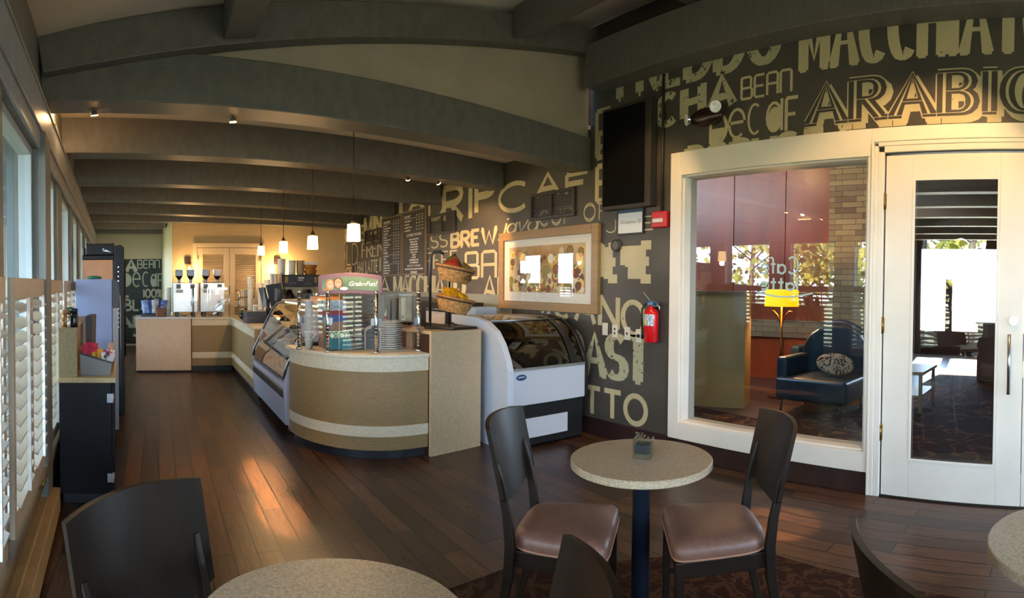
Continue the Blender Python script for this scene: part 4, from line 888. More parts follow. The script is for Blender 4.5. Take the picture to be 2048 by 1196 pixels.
# ------------------------------------------------------------------ pastry case with slanted glass
t = thing('pastry_case', 'white refrigerated pastry case with curved glass front', 'display case', (1.55, 6.35, 0))
CASEW = mat('case_white', '#aeb4c4', .3); CY0, CY1 = 5.46, 7.32
prof = [(1.36, .10), (1.235, .10), (1.215, .44), (1.225, .52)]   # lower front x,z
gls = [(1.225, .56), (1.245, .66), (1.31, .80), (1.40, 1.0), (1.48, 1.16), (1.54, 1.225), (1.66, 1.26), (1.85, 1.265)]
side = [(1.30, .10)] + prof[1:] + gls + [(1.95, 1.265), (1.95, .10)]
for y0, y1, nm in ((CY0, CY0+.025, 'side_panel'), (CY1-.025, CY1, 'side_panel')):
    m = MB(); sd_ = [(1.30, .10), (1.235, .10), (1.215, .44), (1.225, .56), (1.34, .90), (1.95, .90), (1.95, .10)]
    m.extr([(x, y0, z) for x, z in sd_], (0, y1-y0, 0)); m.build(nm, CASEW, t, bevel=.003)
m = MB(); m.extr([(x, CY0+.025, z) for x, z in [(1.30, .10), (1.238, .10), (1.218, .44), (1.228, .50), (1.95, .50), (1.95, .10)]], (0, CY1-CY0-.05, 0)); m.build('base_cabinet', CASEW, t)
m = MB(); m.box((1.212, CY0+.06, .36), (1.226, CY1-.06, .43)); m.build('air_grille', mat('grille_dark', '#26272b', .3), t); m = MB(); m.box((1.205, CY0+.05, .435), (1.228, CY1-.05, .455)); m.build('bumper_rail', STEEL, t, bevel=.003)
m = MB(); m.sheet([[(x, CY0+.01, z), (x, CY1-.01, z)] for x, z in gls[:-1]]); m.build('front_glass', GLASS, t)
for y in (CY0+.012, CY1-.012):
    m = MB(); m.tube([(x, y, z) for x, z in gls], .009); m.build('glass_edge_trim', mat('trim_black', '#202226', .3), t); m = MB(); m.tube([(x-.011, y, z+.006) for x, z in gls], .006); m.build('steel_edge', STEEL, t)
m = MB(); m.box((1.60, CY0, 1.262), (1.98, CY1, 1.285)); m.build('top_panel', mat('case_top', '#8d8a80', .3), t)
m = MB(); m.box((1.93, CY0+.02, .50), (1.95, CY1-.02, 1.262)); m.build('rear_mirror', mat('case_back', '#6b6e70', .15, .6), t)
SHELFG = pane_mat('shelf_glass', (.9, .95, .95), 1.5)
decks = [(1.27, 1.92, .53), (1.42, 1.92, .78), (1.55, 1.92, 1.02)]
for i, (a, b, z) in enumerate(decks):
    m = MB(); m.box((a, CY0+.03, z-.006), (b, CY1-.03, z)); m.build('deck' if i == 0 else 'glass_shelf', mat('deck_steel', '#8b8374', .35, .5) if i == 0 else SHELFG, t)
    if i: m = MB(); m.box((a-.006, CY0+.03, z-.018), (a, CY1-.03, z+.006)); m.build('shelf_rail', STEEL, t)
m = MB(); m.box((1.62, CY0+.1, 1.235), (1.67, CY1-.1, 1.255)); m.build('light_tube', mat('case_tube', '#fff0cc', .4, emit=('#ffdca0', 3.0)), t)
for y in (CY0+.08, CY1-.08):
    for x in (1.30, 1.88): m = MB(); m.cyl((x, y, 0), (x, y, .10), .018, .022, n=12); m.build('foot', STEEL, t)
# pastry and price tags inside
CARD = mat('price_card', '#cfc7b4', .6); PASTRY = [mat('pastry_%d' % i, c, .6, noise=(25, .25)) for i, c in enumerate(('#a06a30', '#c09355', '#6e4524'))]; LOLLY = mat('lolly_pink', '#b99c93', .4)
r = random.Random(3); k = 0
for z, x0 in ((.53, 1.33), (.53, 1.45), (.78, 1.50), (.78, 1.62)):
    for i in range(6):
        y = CY0+.17+i*.29+r.uniform(-.03, .03); m = MB(); m.lathe([(.0, z+.001), (.085, z+.001), (.115, z+.012), (.118, z+.016), (.112, z+.016), (.08, z+.006), (0, z+.006)], (x0+.05, y, 0), n=24, cap=False)
        tag(m.build('serving_plate', mat('serving_plate', '#b8a582', .35)), 'round serving plate inside the pastry case', 'plate', 'plates in the pastry case')
        m = MB(); m.ball((x0+.05, y, z+.028), .055, sc=(1.0, 1.25, .42)); tag(m.build('pastry', PASTRY[k % 3]), 'brown pastry on a plate inside the pastry case', 'pastry', 'pastries in the case'); k += 1
for i in range(9):
    y = CY0+.12+i*.125; x = 1.335+.02*(i % 2); t2 = thing('cake_pop', 'pink cake pop upright on the bottom deck of the pastry case', 'cake pop', (x, y, .531), group='cake pops in the case'); m = MB(); m.cyl((x, y, .531), (x, y, .64), .004, n=6); m.build('stick', CUPW, t2); m = MB(); m.ball((x, y, .655), .022); m.build('ball', LOLLY, t2)
for i in range(10):
    y = CY0+.12+i*.18; x = 1.57+.06*(i % 2); m = MB(); m.hexa([(x, y-.03, 1.021), (x+.004, y-.03, 1.021), (x+.004, y+.03, 1.021), (x, y+.03, 1.021)], [(x+.02, y-.03, 1.075), (x+.024, y-.03, 1.075), (x+.024, y+.03, 1.075), (x+.02, y+.03, 1.075)]); tag(m.build('price_tag', CARD), 'small white price card on the top shelf of the case', 'price tag', 'price cards in the case')
t = thing('paper_stack', 'small pile of papers and trays on top of the case', 'papers', (1.8, 6.1, 1.285))
m = MB(); m.box((1.64, 5.75, 1.286), (1.92, 6.15, 1.30)); m.box((1.66, 5.8, 1.301), (1.9, 6.1, 1.315)); m.build('papers', mat('peach_paper', '#c99a7e', .7), t); m = MB(); m.box((1.68, 5.85, 1.316), (1.9, 6.2, 1.345)); m.build('tray', mat('tray_amber', '#b9783a', .5), t)

# ------------------------------------------------------------------ ice cream dipping cabinet
t = thing('dipping_cabinet', 'white ice cream cabinet with dark curved lid', 'freezer', (3.35, 4.6, 0))
FRZ = mat('freezer_white', '#b9bcc2', .35); DKL = mat('freezer_dark', '#1a1a1c', .35)
sidep = [(4.27, 0), (4.19, .36), (4.12, .42), (4.12, .72), (4.16, .82), (4.235, .95), (4.34, 1.06), (4.50, 1.14), (4.70, 1.175), (5.15, 1.18), (5.15, 0)]
m = MB(); m.extr([(2.885, y, z) for y, z in sidep], (.06, 0, 0)); m.build('side_panel', mat('freezer_side', '#c3c9d2', .35), t, bevel=.004)
m = MB(); m.extr([(3.80, y, z) for y, z in [(y+.01, z*.995) for y, z in sidep]], (.05, 0, 0)); m.build('side_panel', DKL, t, bevel=.004)
m = MB(); m.box((2.946, 4.125, .40), (3.799, 4.16, .715)); m.build('front_panel', FRZ, t, bevel=.006)
m = MB(); m.box((2.946, 4.16, .02), (3.799, 5.15, .70)); m.build('body', DKL, t)
m = MB(); m.box((2.99, 4.148, .09), (3.60, 4.16, .27)); m.build('kick_panel', FRZ, t)
lid = [(4.135, .735), (4.18, .84), (4.25, .955), (4.35, 1.06), (4.50, 1.135), (4.70, 1.165), (5.1, 1.17)]
m = MB(); m.sheet([[(2.95, y, z), (3.795, y, z)] for y, z in lid[:5]]); m.build('lid_glass', pane_mat('dark_lid_glass', (.10, .095, .085), 2.2), t)
m = MB(); m.sheet([[(2.95, y, z), (3.795, y, z)] for y, z in lid[4:]]); m.build('top_panel', mat('freezer_top', '#403a30', .12), t)
m = MB(); m.box((2.95, 4.118, .716), (3.795, 4.15, .738)); m.build('lid_rail', mat('rail_alu', '#b5b5b2', .3, .8), t)
m = MB(); m.tube([(3.80, y-.005, z+.004) for y, z in lid[:6]], .012); m.build('lid_arm', DKL, t); m = MB(); m.tube([(2.95, 4.50, 1.142), (3.79, 4.50, 1.142)], .008); m.build('lid_seam', STEEL, t)
m = MB(); m.sheet([[(3.62, y-.006, z+.006), (3.70, y-.006, z+.006)] for y, z in lid[:6]]); m.build('lid_band', DKL, t)
m = MB(); n = 24; m.cur = 0; m.add([(3.03+.058*math.cos(2*PI*k/n), 4.1238, .655+.028*math.sin(2*PI*k/n)) for k in range(n)], [list(range(n))]); m.cur = 1; m.add([(2.995, 4.1228, .653), (3.065, 4.1228, .657), (3.065, 4.1228, .664), (2.995, 4.1228, .660)], [(0, 1, 2, 3)])
m.build('badge', [mat('badge_blue', '#27466b', .4), mat('badge_white', '#d5dbe2', .4)], t)
for x in (3.06, 3.36, 3.62):   # tubs inside
    for y in (4.42, 4.72): m = MB(); m.lathe([(.10, .701), (.115, .85)], (x, y, 0), n=20); tag(m.build('ice_cream_tub', mat('tub_%d' % int(x*10), ('#b08a5c', '#c9b79a', '#7a4a3a')[int(x*10) % 3], .6)), 'round ice cream tub under the dark cabinet lid', 'tub', 'ice cream tubs')

# ------------------------------------------------------------------ two-tier basket stand
t = thing('basket_stand', 'black wire stand holding two wicker snack baskets', 'stand', (2.60, 4.66, 1.076))
m = MB(); bz = 1.076
pts = [(2.36, 4.74), (2.52, 4.46), (2.80, 4.50), (2.80, 4.90), (2.60, 4.92)]
m.prism([(x, y) for x, y in pts], bz, bz+.022); m.build('base', BLACKM, t, bevel=.008)
m = MB(); m.tube([(2.455, 4.79, bz+.02), (2.455, 4.79, 1.68), (2.46, 4.785, 1.75), (2.485, 4.77, 1.785), (2.53, 4.74, 1.79), (2.56, 4.72, 1.765)], .014); m.build('pole', BLACKM, t)
m = MB(); m.tube([(2.70, 4.86, bz+.02), (2.70, 4.86, 1.56)], .012); m.build('pole', BLACKM, t)
m = MB(); m.tube([(2.42, 4.72, bz+.025), (2.455, 4.79, bz+.07)], .008); m.build('brace', BLACKM, t)
m = MB(); m.tube([(2.68, 4.68, bz+.025), (2.70, 4.86, bz+.05)], .008); m.build('brace', BLACKM, t)
WICK = mat('wicker', '#b3834a', .55, noise=(40, .35))
def basket(cx, cy, z, label):
    t = thing('wicker_basket', label, 'basket', (cx, cy, z), group='wicker baskets on the stand')
    tilt = Matrix.Translation((cx, cy, z)) @ Matrix.Rotation(.20, 4, Vector((.45, .9, 0)))
    R0, R1, H = .122, .178, .13
    m = MB(); nr, na = 11, 72; rows = []
    for i in range(nr):
        f = i/(nr-1)
        rows.append([tuple(tilt @ Vector(((R0+(R1-R0)*f**.8 + .0035*math.cos(PI*i)*math.cos(18*a))*math.cos(a), (R0+(R1-R0)*f**.8 + .0035*math.cos(PI*i)*math.cos(18*a))*math.sin(a)*.92, H*f))) for a in [2*PI*k/na for k in range(na+1)]])
    m.sheet(rows); m.prism([(.112*math.cos(2*PI*k/24), .104*math.sin(2*PI*k/24)) for k in range(24)], 0, .006, M=tilt)
    m.build('weave', WICK, t)
    m = MB()
    for i in range(1, nr-1):
        f = i/(nr-1); rr = R0+(R1-R0)*f**.8+.002; m.tube([tilt @ Vector(((rr+.004*math.cos(PI*i+18*a))*math.cos(a), (rr+.004*math.cos(PI*i+18*a))*.92*math.sin(a), H*f)) for a in [2*PI*k/72 for k in range(72)]], .0035, n=5, closed=True)
    m.build('woven_strands', WICK, t)
    m = MB(); m.tube([tilt @ Vector(((R1+.006)*math.cos(a), (R1+.006)*.92*math.sin(a), H+.004)) for a in [2*PI*k/40 for k in range(40)]], .012, closed=True); m.build('rim', mat('wicker_rim', '#a8703c', .45, noise=(50, .3)), t)
    m = MB(); m.tube([tilt @ Vector(((R1+.002)*math.cos(a), (R1+.002)*.92*math.sin(a), H-.016)) for a in [2*PI*k/40 for k in range(40)]], .005, n=6, closed=True); m.build('hoop', BLACKM, t)
    return tilt
def chip_bag(p, d, up, w_, h_, col, label, group):
    d = Vector(d).normalized(); up = Vector(up).normalized(); s = d.cross(up).normalized(); up = s.cross(d).normalized(); p = Vector(p); m = MB()
    if 'basket' in group: w_ *= 1.2; h_ *= 1.2
    for sg_ in (1, -1):
        rows = []
        for i in range(9):
            v = -1+2*i/8; rows.append([p + s*(w_/2*u*(1-.08*(1-v*v))) + up*(h_/2*v) + d*sg_*(.032*max(0, 1-u*u)**.6*max(0, 1-v**4)**.8 + .004*math.sin(7*u+5*v)) for u in (-1, -.75, -.4, 0, .4, .75, 1)])
        m.sheet(rows)
    tag(m.build('snack_bag', mat('foil_%s' % col.lstrip('#'), col, .3, noise=(14, .4))), label, 'snack bag', group)
tl = basket(2.62, 4.65, 1.505, 'upper wicker basket of brown and red snack bags'); tl2 = basket(2.62, 4.65, 1.225, 'lower wicker basket of yellow and blue snack bags')
def bk(tl, x, y, z): return tl @ Vector((x, y, z))
G1 = 'snack bags in the upper basket'; G2 = 'snack bags in the lower basket'
chip_bag(bk(tl, -.03, -.06, .12), (.1, -1, .3), (-.35, 0, 1), .12, .17, '#b23a20', 'red snack bag leaning in the upper wicker basket', G1)
chip_bag(bk(tl, .02, .04, .16), (.2, -1, .3), (-.5, 0, 1), .12, .17, '#6f6130', 'olive snack bag standing highest in the upper basket', G1)
chip_bag(bk(tl, .10, -.04, .12), (.3, -1, .5), (.6, .1, 1), .10, .15, '#7d6330', 'brown snack bag leaning over the right rim of the upper basket', G1)
chip_bag(bk(tl, -.10, -.02, .10), (-.3, -1, .4), (.7, 0, 1), .09, .13, '#8a6a2c', 'gold snack bag at the left side of the upper basket', G1)
chip_bag(bk(tl, .07, -.09, .085), (.1, -.6, 1), (.4, .6, .3), .10, .12, '#5f4a2b', 'dark brown snack bag lying low in the upper basket', G1)
chip_bag(bk(tl2, -.02, .05, .13), (0, -1, .25), (.1, 0, 1), .15, .16, '#d08e12', 'large yellow snack bag at the back of the lower basket', G2)
chip_bag(bk(tl2, -.09, -.03, .11), (-.3, -1, .5), (-.5, 0, 1), .10, .14, '#d9970f', 'yellow snack bag at the left of the lower basket', G2)
chip_bag(bk(tl2, .09, .01, .12), (.3, -1, .5), (.4, 0, 1), .11, .14, '#cf9018', 'yellow snack bag at the right of the lower basket', G2)
chip_bag(bk(tl2, -.01, -.08, .105), (0, -.8, .8), (.9, 0, .5), .075, .09, '#1b4fb5', 'larger blue snack bag at the front of the lower basket', G2)
chip_bag(bk(tl2, .09, -.08, .10), (.2, -.8, .8), (.5, 0, 1), .06, .075, '#2457b0', 'smaller blue snack bag by the right rim of the lower basket', G2)
# ------------------------------------------------------------------ on the rear counter
GRST = mat('grinder_steel', '#aaa7a0', .3, .85, noise=(4, .12)); HOP = mat('hopper_black', '#1d1512', .2)
def grinder(x0, x1, label):
    t = thing('coffee_grinder', label, 'grinder', ((x0+x1)/2, 9.95, .92), group='twin hopper coffee grinders'); y0, y1 = 9.80, 10.22
    m = MB(); m.box((x0, y0, 1.0), (x1, y1, 1.50)); m.build('body', GRST, t, bevel=.006)
    for x in (x0+.04, x1-.10):
        m = MB(); m.box((x, y0+.02, .921), (x+.06, y0+.09, 1.0)); m.build('foot', BLACKM, t)
        m = MB(); m.box((x, y1-.09, .921), (x+.06, y1-.02, 1.0)); m.build('foot', BLACKM, t)
    w_ = x1-x0
    for fx in (.26, .74):
        cx = x0+w_*fx
        m = MB(); m.lathe([(.035, 1.50), (.035, 1.555), (.09, 1.62), (.092, 1.71), (.086, 1.722)], (cx, 10.0, 0), n=4, M=Matrix.Translation((cx, 10.0, 0)) @ Matrix.Rotation(PI/4, 4, 'Z') @ Matrix.Translation((-cx, -10.0, 0)), smooth=False); hp = m.build('hopper', HOP, t, bevel=.01)
        m = MB(); m.box((cx-.066, 9.934, 1.715), (cx+.066, 10.066, 1.728)); m.build('hopper_lid', HOP, hp)
    for x in (x0+.055, x1-.125):
        m = MB(); m.box((x, y0-.006, 1.40), (x+.075, y0, 1.475)); dl = m.build('dial_plate', BLACKM, t); m = MB(); m.cyl((x+.0375, y0-.018, 1.4375), (x+.0375, y0-.006, 1.4375), .027, n=16); m.build('dial', mat('dial_black', '#0e0e10', .3), dl)
    m = MB(); m.box((x0+.05, y0-.004, 1.33), (x0+.17, y0, 1.385)); m.build('maker_plate', mat('maker_plate', '#8b867d', .4, .4), t)
    m = MB(); m.box((x1-.12, y0-.004, 1.10), (x1-.06, y0, 1.19)); m.build('sticker', mat('pale_sticker', '#b9bfd4', .5), t)
    m = MB(); m.tube([(x0+.1, y0+.2, .96), (x0+.2, y0+.12, .935), (x1-.12, y0+.1, .96)], .006); m.build('cord', BLACKM, t)
grinder(.26, .68, 'left steel twin-hopper grinder, in front of the wall lamp'); grinder(.725, 1.145, 'right steel twin-hopper grinder, in front of the louvred doors')
t = thing('glass_screen', 'clear glass screen with steel edge posts before the grinders', 'screen', (.95, 9.70, .921))
m = MB(); m.add([(.60, 9.70, .925), (1.22, 9.70, .925), (1.22, 9.70, 1.42), (.60, 9.70, 1.42)], [(0, 1, 2, 3)]); m.build('glass_panel', GLASS, t)
for x in (.60, 1.215): m = MB(); m.cyl((x, 9.70, .921), (x, 9.70, 1.44), .011); m.build('post', CHROME, t)
# cups beside the left grinder, blue bags, basket
for k in range(7): m = MB(); z = .926+.065*k; m.lathe([(.040, z), (.056, z+.10), (.058, z+.104)], (.185, 10.1, 0), n=20); tag(m.build('paper_cup', CUPW), 'white cup in the stack left of the steel grinders', 'cup', 'cup stack beside the grinders')
t = thing('bag_rack', 'dark rack full of blue coffee bags on the counter end', 'rack', (-.1, 10.0, .926))
m = MB(); m.box((-.28, 9.85, .926), (.14, 10.2, .96)); m.box((-.28, 10.17, .96), (.14, 10.2, 1.08)); m.build('tray', BLACKM, t)
for i, (x, c) in enumerate(((-.22, '#7f9fe0'), (-.13, '#3a5aa8'), (-.05, '#c9d3e6'), (.03, '#2c4a97'), (.10, '#5f82c8'))):
    chip_bag((x, 9.95+.03*(i % 2), 1.09), (.1*(i-2), -1, .3), (.1*(i-2), 0, 1), .12, .24, c, ('pale blue', 'dark blue', 'white', 'navy blue', 'mid blue')[i] + ' coffee bag in the rack at the counter end', 'coffee bags on the counter')
t = thing('wicker_caddy', 'small brown wicker basket standing on the counter end', 'basket', (.05, 9.74, .926))
m = MB(); rows = [[(.05+(.085+.012*f)*math.copysign(abs(math.cos(a))**.5, math.cos(a)), 9.74+(.06+.012*f)*math.copysign(abs(math.sin(a))**.5, math.sin(a)), .926+.15*f) for a in [2*PI*k/32 for k in range(33)]] for f in (0, .25, .5, .75, 1)]
m.sheet(rows); m.box((-.02, 9.69, .926), (.12, 9.79, .932)); m.build('weave', mat('dark_wicker', '#6b4a34', .6, noise=(60, .5)), t); m = MB(); m.tube([(.05-.08*math.cos(PI*i/10), 9.74, 1.07+.06*math.sin(PI*i/10)) for i in range(11)], .008); m.build('handle', mat('dark_wicker', '#6b4a34'), t)
# corner items along the straight run
t = thing('syrup_rack', 'white two-tier rack of small boxes at the counter corner', 'rack', (1.5, 9.86, .92))
for z in (.925, 1.09, 1.25): m = MB(); m.box((1.40, 9.78, z), (1.66, 9.98, z+.012)); m.build('shelf', mat('rack_grey', '#8f8a84', .4), t)
for x in (1.405, 1.655): m = MB(); m.cyl((x, 9.79, .921), (x, 9.79, 1.36), .008, n=8); m.cyl((x, 9.97, .921), (x, 9.97, 1.36), .008, n=8); m.build('upright', CHROME, t)
for z in (.938, 1.103, 1.263):
    for i in range(3): m = MB(); m.box((1.415+.08*i, 9.80, z), (1.485+.08*i, 9.94, z+.115)); tag(m.build('sachet_box', mat('sachet_red' if (i == 1 and z < 1) else 'sachet_white', '#8c3a33' if (i == 1 and z < 1) else '#d6cec4', .6)), 'small white sachet box in the corner rack' if not (i == 1 and z < 1) else 'small red sachet box at the bottom of the corner rack', 'box', 'sachet boxes in the rack')
for (x, y, n, s_) in ((1.56, 9.62, 11, 1.05), (1.72, 9.52, 9, 1.0), (1.81, 9.40, 10, 1.0)):
    for k in range(n): m = MB(); z = .921+.058*k; m.lathe([(.036*s_, z), (.050*s_, z+.10), (.052*s_, z+.104)], (x, y, 0), n=16); tag(m.build('paper_cup', CUPW), {1.56: 'white cup in the tallest stack right of the corner rack', 1.72: 'white cup in the middle stack behind the till', 1.81: 'white cup in the stack closest to the till screen'}[x], 'cup', 'white cup stacks by the till')
t = thing('potted_plant', 'small green plant in a round black pot by the till', 'plant', (1.34, 8.95, .92))
m = MB(); m.lathe([(.04, .921), (.062, .95), (.068, .985), (.058, 1.02), (.05, 1.02), (.05, .99)], (1.34, 8.95, 0), n=24); m.build('pot', mat('pot_black', '#15161c', .15), t)
m = MB(); r = random.Random(4)
for i in range(60):
    a = r.uniform(0, 2*PI); rr = r.uniform(0, .05); p = Vector((1.34+rr*math.cos(a), 8.95+rr*math.sin(a), 1.01+r.uniform(0, .05))); d = Vector((math.cos(a), math.sin(a), .8))*.03; s_ = Vector((-math.sin(a), math.cos(a), 0))*.008; m.add([p-s_, p+d*.6-s_*1.4, p+d, p+d*.6+s_*1.4, p+s_], [(0,1,2,3,4)])
m.build('leaves', mat('herb_green', '#56702c', .6), t)
t = thing('till_box', 'black stacked till drawer box at the counter edge', 'box', (1.5, 8.3, .92))
m = MB(); m.box((1.27, 8.10, .921), (1.56, 8.52, 1.0)); m.build('drawer', mat('till_blue', '#26303d', .3), t, bevel=.004); m = MB(); m.box((1.27, 8.10, 1.001), (1.56, 8.52, 1.085)); m.build('case', mat('till_blue', '#26303d', .3), t, bevel=.004)
t = thing('mug', 'white lettered mug of pens on the black till box', 'mug', (1.40, 8.16, 1.086))
m = MB(); m.lathe([(.033, 1.087), (.037, 1.10), (.039, 1.18), (.035, 1.18), (.033, 1.10)], (1.40, 8.16, 0), n=24); m.tube([(1.438, 8.155, 1.165), (1.465, 8.15, 1.155), (1.468, 8.15, 1.12), (1.437, 8.155, 1.105)], .006); m.build('cup', CUPW, t)
for z in (1.11, 1.13, 1.15): m = MB(); m.sheet([[(1.40+.0396*math.cos(a), 8.16+.0396*math.sin(a), zz) for a in [math.radians(-140+100*i/8) for i in range(9)]] for zz in (z, z+.008)]); m.build('lettering', BLACKM, t)
for dx, dy, c in ((-.01, 0, '#b0832c'), (.012, .008, '#3c5a2a'), (0, -.012, '#a86a44')): m = MB(); m.cyl((1.40+dx, 8.16+dy, 1.10), (1.40+dx*2.6, 8.16+dy*2.6, 1.24), .004, n=6); m.build('pen', mat('pen_%s' % c[1:], c), t)
t = thing('till_terminal', 'black touch-screen till on a curved stand', 'till', (1.62, 8.36, .92))
POSB = mat('till_black', '#16171b', .3)
m = MB(); m.hexa([(1.58, 8.2, .921), (1.84, 8.25, .921), (1.84, 8.62, .921), (1.58, 8.57, .921)], [(1.62, 8.28, 1.12), (1.80, 8.3, 1.12), (1.80, 8.55, 1.12), (1.62, 8.52, 1.12)]); m.build('base', POSB, t, bevel=.02)
m = MB(); m.hexa([(1.66, 8.30, 1.12), (1.86, 8.16, 1.16), (1.90, 8.22, 1.16), (1.70, 8.36, 1.12)], [(1.58, 8.36, 1.46), (1.80, 8.22, 1.50), (1.84, 8.28, 1.50), (1.62, 8.42, 1.46)]); m.build('screen', POSB, t, bevel=.01)
m = MB(); m.hexa([(1.56, 8.47, 1.14), (1.62, 8.40, 1.14), (1.66, 8.44, 1.14), (1.60, 8.51, 1.14)], [(1.50, 8.52, 1.42), (1.58, 8.46, 1.43), (1.61, 8.5, 1.43), (1.54, 8.56, 1.42)]); m.build('customer_display', mat('display_grey', '#2b2e35', .2), t, bevel=.008)
m = MB(); m.tube([(1.64, 8.32, 1.0), (1.60, 8.3, 1.12), (1.62, 8.36, 1.24), (1.66, 8.40, 1.28)], .028, n=10); m.build('stand_arm', POSB, t)
t = thing('card_reader', 'small grey card reader leaning by the till', 'card reader', (1.60, 8.75, .92)); m = MB(); m.hexa([(1.44, 8.72, .921), (1.50, 8.70, .921), (1.51, 8.76, .921), (1.45, 8.78, .921)], [(1.46, 8.75, 1.06), (1.52, 8.73, 1.06), (1.53, 8.76, 1.06), (1.47, 8.78, 1.06)]); m.build('body', mat('reader_grey', '#9aa0a6', .4), t, bevel=.004); m = MB(); m.add([(1.462, 8.735, 1.0), (1.505, 8.722, 1.0), (1.512, 8.727, 1.04), (1.468, 8.742, 1.04)], [(0,1,2,3)]); m.build('keypad', BLACKM, t)
t = thing('menu_stand', 'black curved stand by the till with a gold-lit back', 'stand', (1.84, 8.0, .92)); m = MB(); m.box((1.72, 7.75, .921), (1.86, 7.95, .95)); m.tube([(1.79, 7.85, .95), (1.79, 7.85, 1.28), (1.75, 7.82, 1.36), (1.66, 7.80, 1.38)], .02); m.build('pole', POSB, t); m = MB(); m.box((1.62, 7.74, 1.24), (1.68, 7.9, 1.42)); m.build('head', POSB, t, bevel=.01)
# ------------------------------------------------------------------ tall coffee brewer with cup stacks on top
t = thing('coffee_brewer', 'tall black and steel coffee brewer in the back corner', 'coffee machine', (2.75, 11.3, .915))
bx0, bx1, by0, by1 = 2.42, 3.22, 11.08, 11.55
m = MB(); m.box((bx0, by0, 1.42), (bx1, by1, 1.66)); m.build('head', mat('brewer_black', '#191613', .25), t, bevel=.008)
m = MB(); m.box((bx0, by1-.12, .95), (bx1, by1, 1.42)); m.build('back_panel', mat('brewer_steel', '#8c8063', .25, .8), t)
m = MB(); m.box((bx0-.015, by0, .95), (bx0, by1, 1.66)); m.build('side_panel', GRST, t)
m = MB(); m.box((bx0, by0, .916), (bx1, by1, .95)); m.build('drip_base', BLACKM, t)
for x in (bx0+.1, bx1-.1): m = MB(); m.box((x-.03, by0-.006, 1.50), (x+.03, by0, 1.62)); m.build('sight_gauge', BRASS, t)
m = MB(); m.box((bx0+.34, by0-.005, 1.58), (bx0+.46, by0, 1.61)); m.box((bx0+.34, by0-.005, 1.54), (bx0+.44, by0, 1.56)); m.build('display_text', mat('pale_lamp', '#cfc8b0', .5), t)
for x in (bx0+.2, bx0+.27, bx0+.52, bx0+.59): m = MB(); m.cyl((x, by0-.012, 1.49), (x, by0, 1.49), .018, n=12); m.build('button', mat('button_grey', '#6f685c', .4), t)
for x in (bx0+.2, bx0+.6):
    t2 = thing('coffee_server', ('left' if x < 2.8 else 'right') + ' black insulated coffee server under the brewer', 'server', (x, 11.22, .95), group='coffee servers'); m = MB(); m.lathe([(.09, .951), (.095, 1.0), (.095, 1.24), (.06, 1.30), (.05, 1.33)], (x, 11.22, 0), n=24); m.build('body', POSB, t2); m = MB(); m.tube([(x+.09, 11.18, 1.22), (x+.15, 11.14, 1.2), (x+.15, 11.14, 1.06), (x+.095, 11.18, 1.04)], .012); m.build('handle', POSB, t2); m = MB(); m.lathe([(.05, 1.331), (.045, 1.36), (.02, 1.37)], (x, 11.22, 0), n=16); m.build('lid', POSB, t2)
TAKE = mat('takeaway_tan', '#b69d78', .6)
for i, (x, n) in enumerate(((2.47, 9), (2.68, 8), (2.86, 8))):
    for k in range(n): m = MB(); z = 1.661+k*.032; m.lathe([(.062, z), (.085, z+.06), (.088, z+.064)], (x, 11.3, 0), n=20); tag(m.build('paper_bowl', TAKE if i == 2 else CUPW), ('white paper cup in the leftmost stack on the brewer', 'white paper cup in the middle stack on the brewer', 'tan paper cup in the right stack on the brewer')[i], 'cup', 'cup stacks on the brewer')
for k in range(2): m = MB(); z = 1.661+k*.10; m.lathe([(.10, z), (.135, z+.085), (.14, z+.09), (.14, z+.098)], (3.07, 11.3, 0), n=24); tag(m.build('paper_bowl', mat('kraft_orange', '#b8782f', .6)), ('lower' if k == 0 else 'upper') + ' orange paper tub on top of the brewer', 'tub', 'orange tubs on the brewer')
m = MB(); m.box((2.92, 11.2, 1.862), (3.2, 11.42, 1.92)); tag(m.build('paper_carton', CUPW, bevel=.003), 'flat white carton on the orange tubs', 'carton')
for i, x in enumerate((2.27, 2.37)):
    for k in range(13): m = MB(); z = .916+.055*k - (0 if i == 0 else 0); m.lathe([(.036, z), (.048, z+.10), (.05, z+.104)], (x-.03, 11.14+.14*i, 0), n=14); tag(m.build('paper_cup', CUPW), ('outer' if i == 0 else 'inner') + ' tall white cup stack left of the coffee brewer', 'cup', 'cup towers beside the brewer')
# microwave and small things on the back bar
t = thing('microwave', 'grey microwave with dark door on the back bar', 'microwave', (3.55, 7.7, .91)); MWG = mat('microwave_grey', '#5f6163', .35, .4)
m = MB(); m.box((3.36, 7.30, .94), (3.78, 8.0, 1.30)); m.build('body', MWG, t, bevel=.006)
m = MB(); m.box((3.352, 7.48, .97), (3.36, 7.97, 1.28)); m.build('door', mat('mw_door', '#1b1c1c', .15), t); m = MB(); m.box((3.33, 7.455, .98), (3.345, 7.475, 1.27)); m.build('handle', STEEL, t); m = MB(); m.box((3.352, 7.32, .97), (3.36, 7.44, 1.28)); m.build('keypad', mat('mw_keypad', '#85888a', .4), t); m = MB(); m.cyl((3.34, 7.38, 1.02), (3.352, 7.38, 1.02), .025, n=16); m.build('dial', MWG, t)
for x, y in ((3.40, 7.34), (3.40, 7.96), (3.74, 7.34), (3.74, 7.96)): m = MB(); m.cyl((x, y, .911), (x, y, .94), .015, n=8); m.build('foot', BLACKM, t)
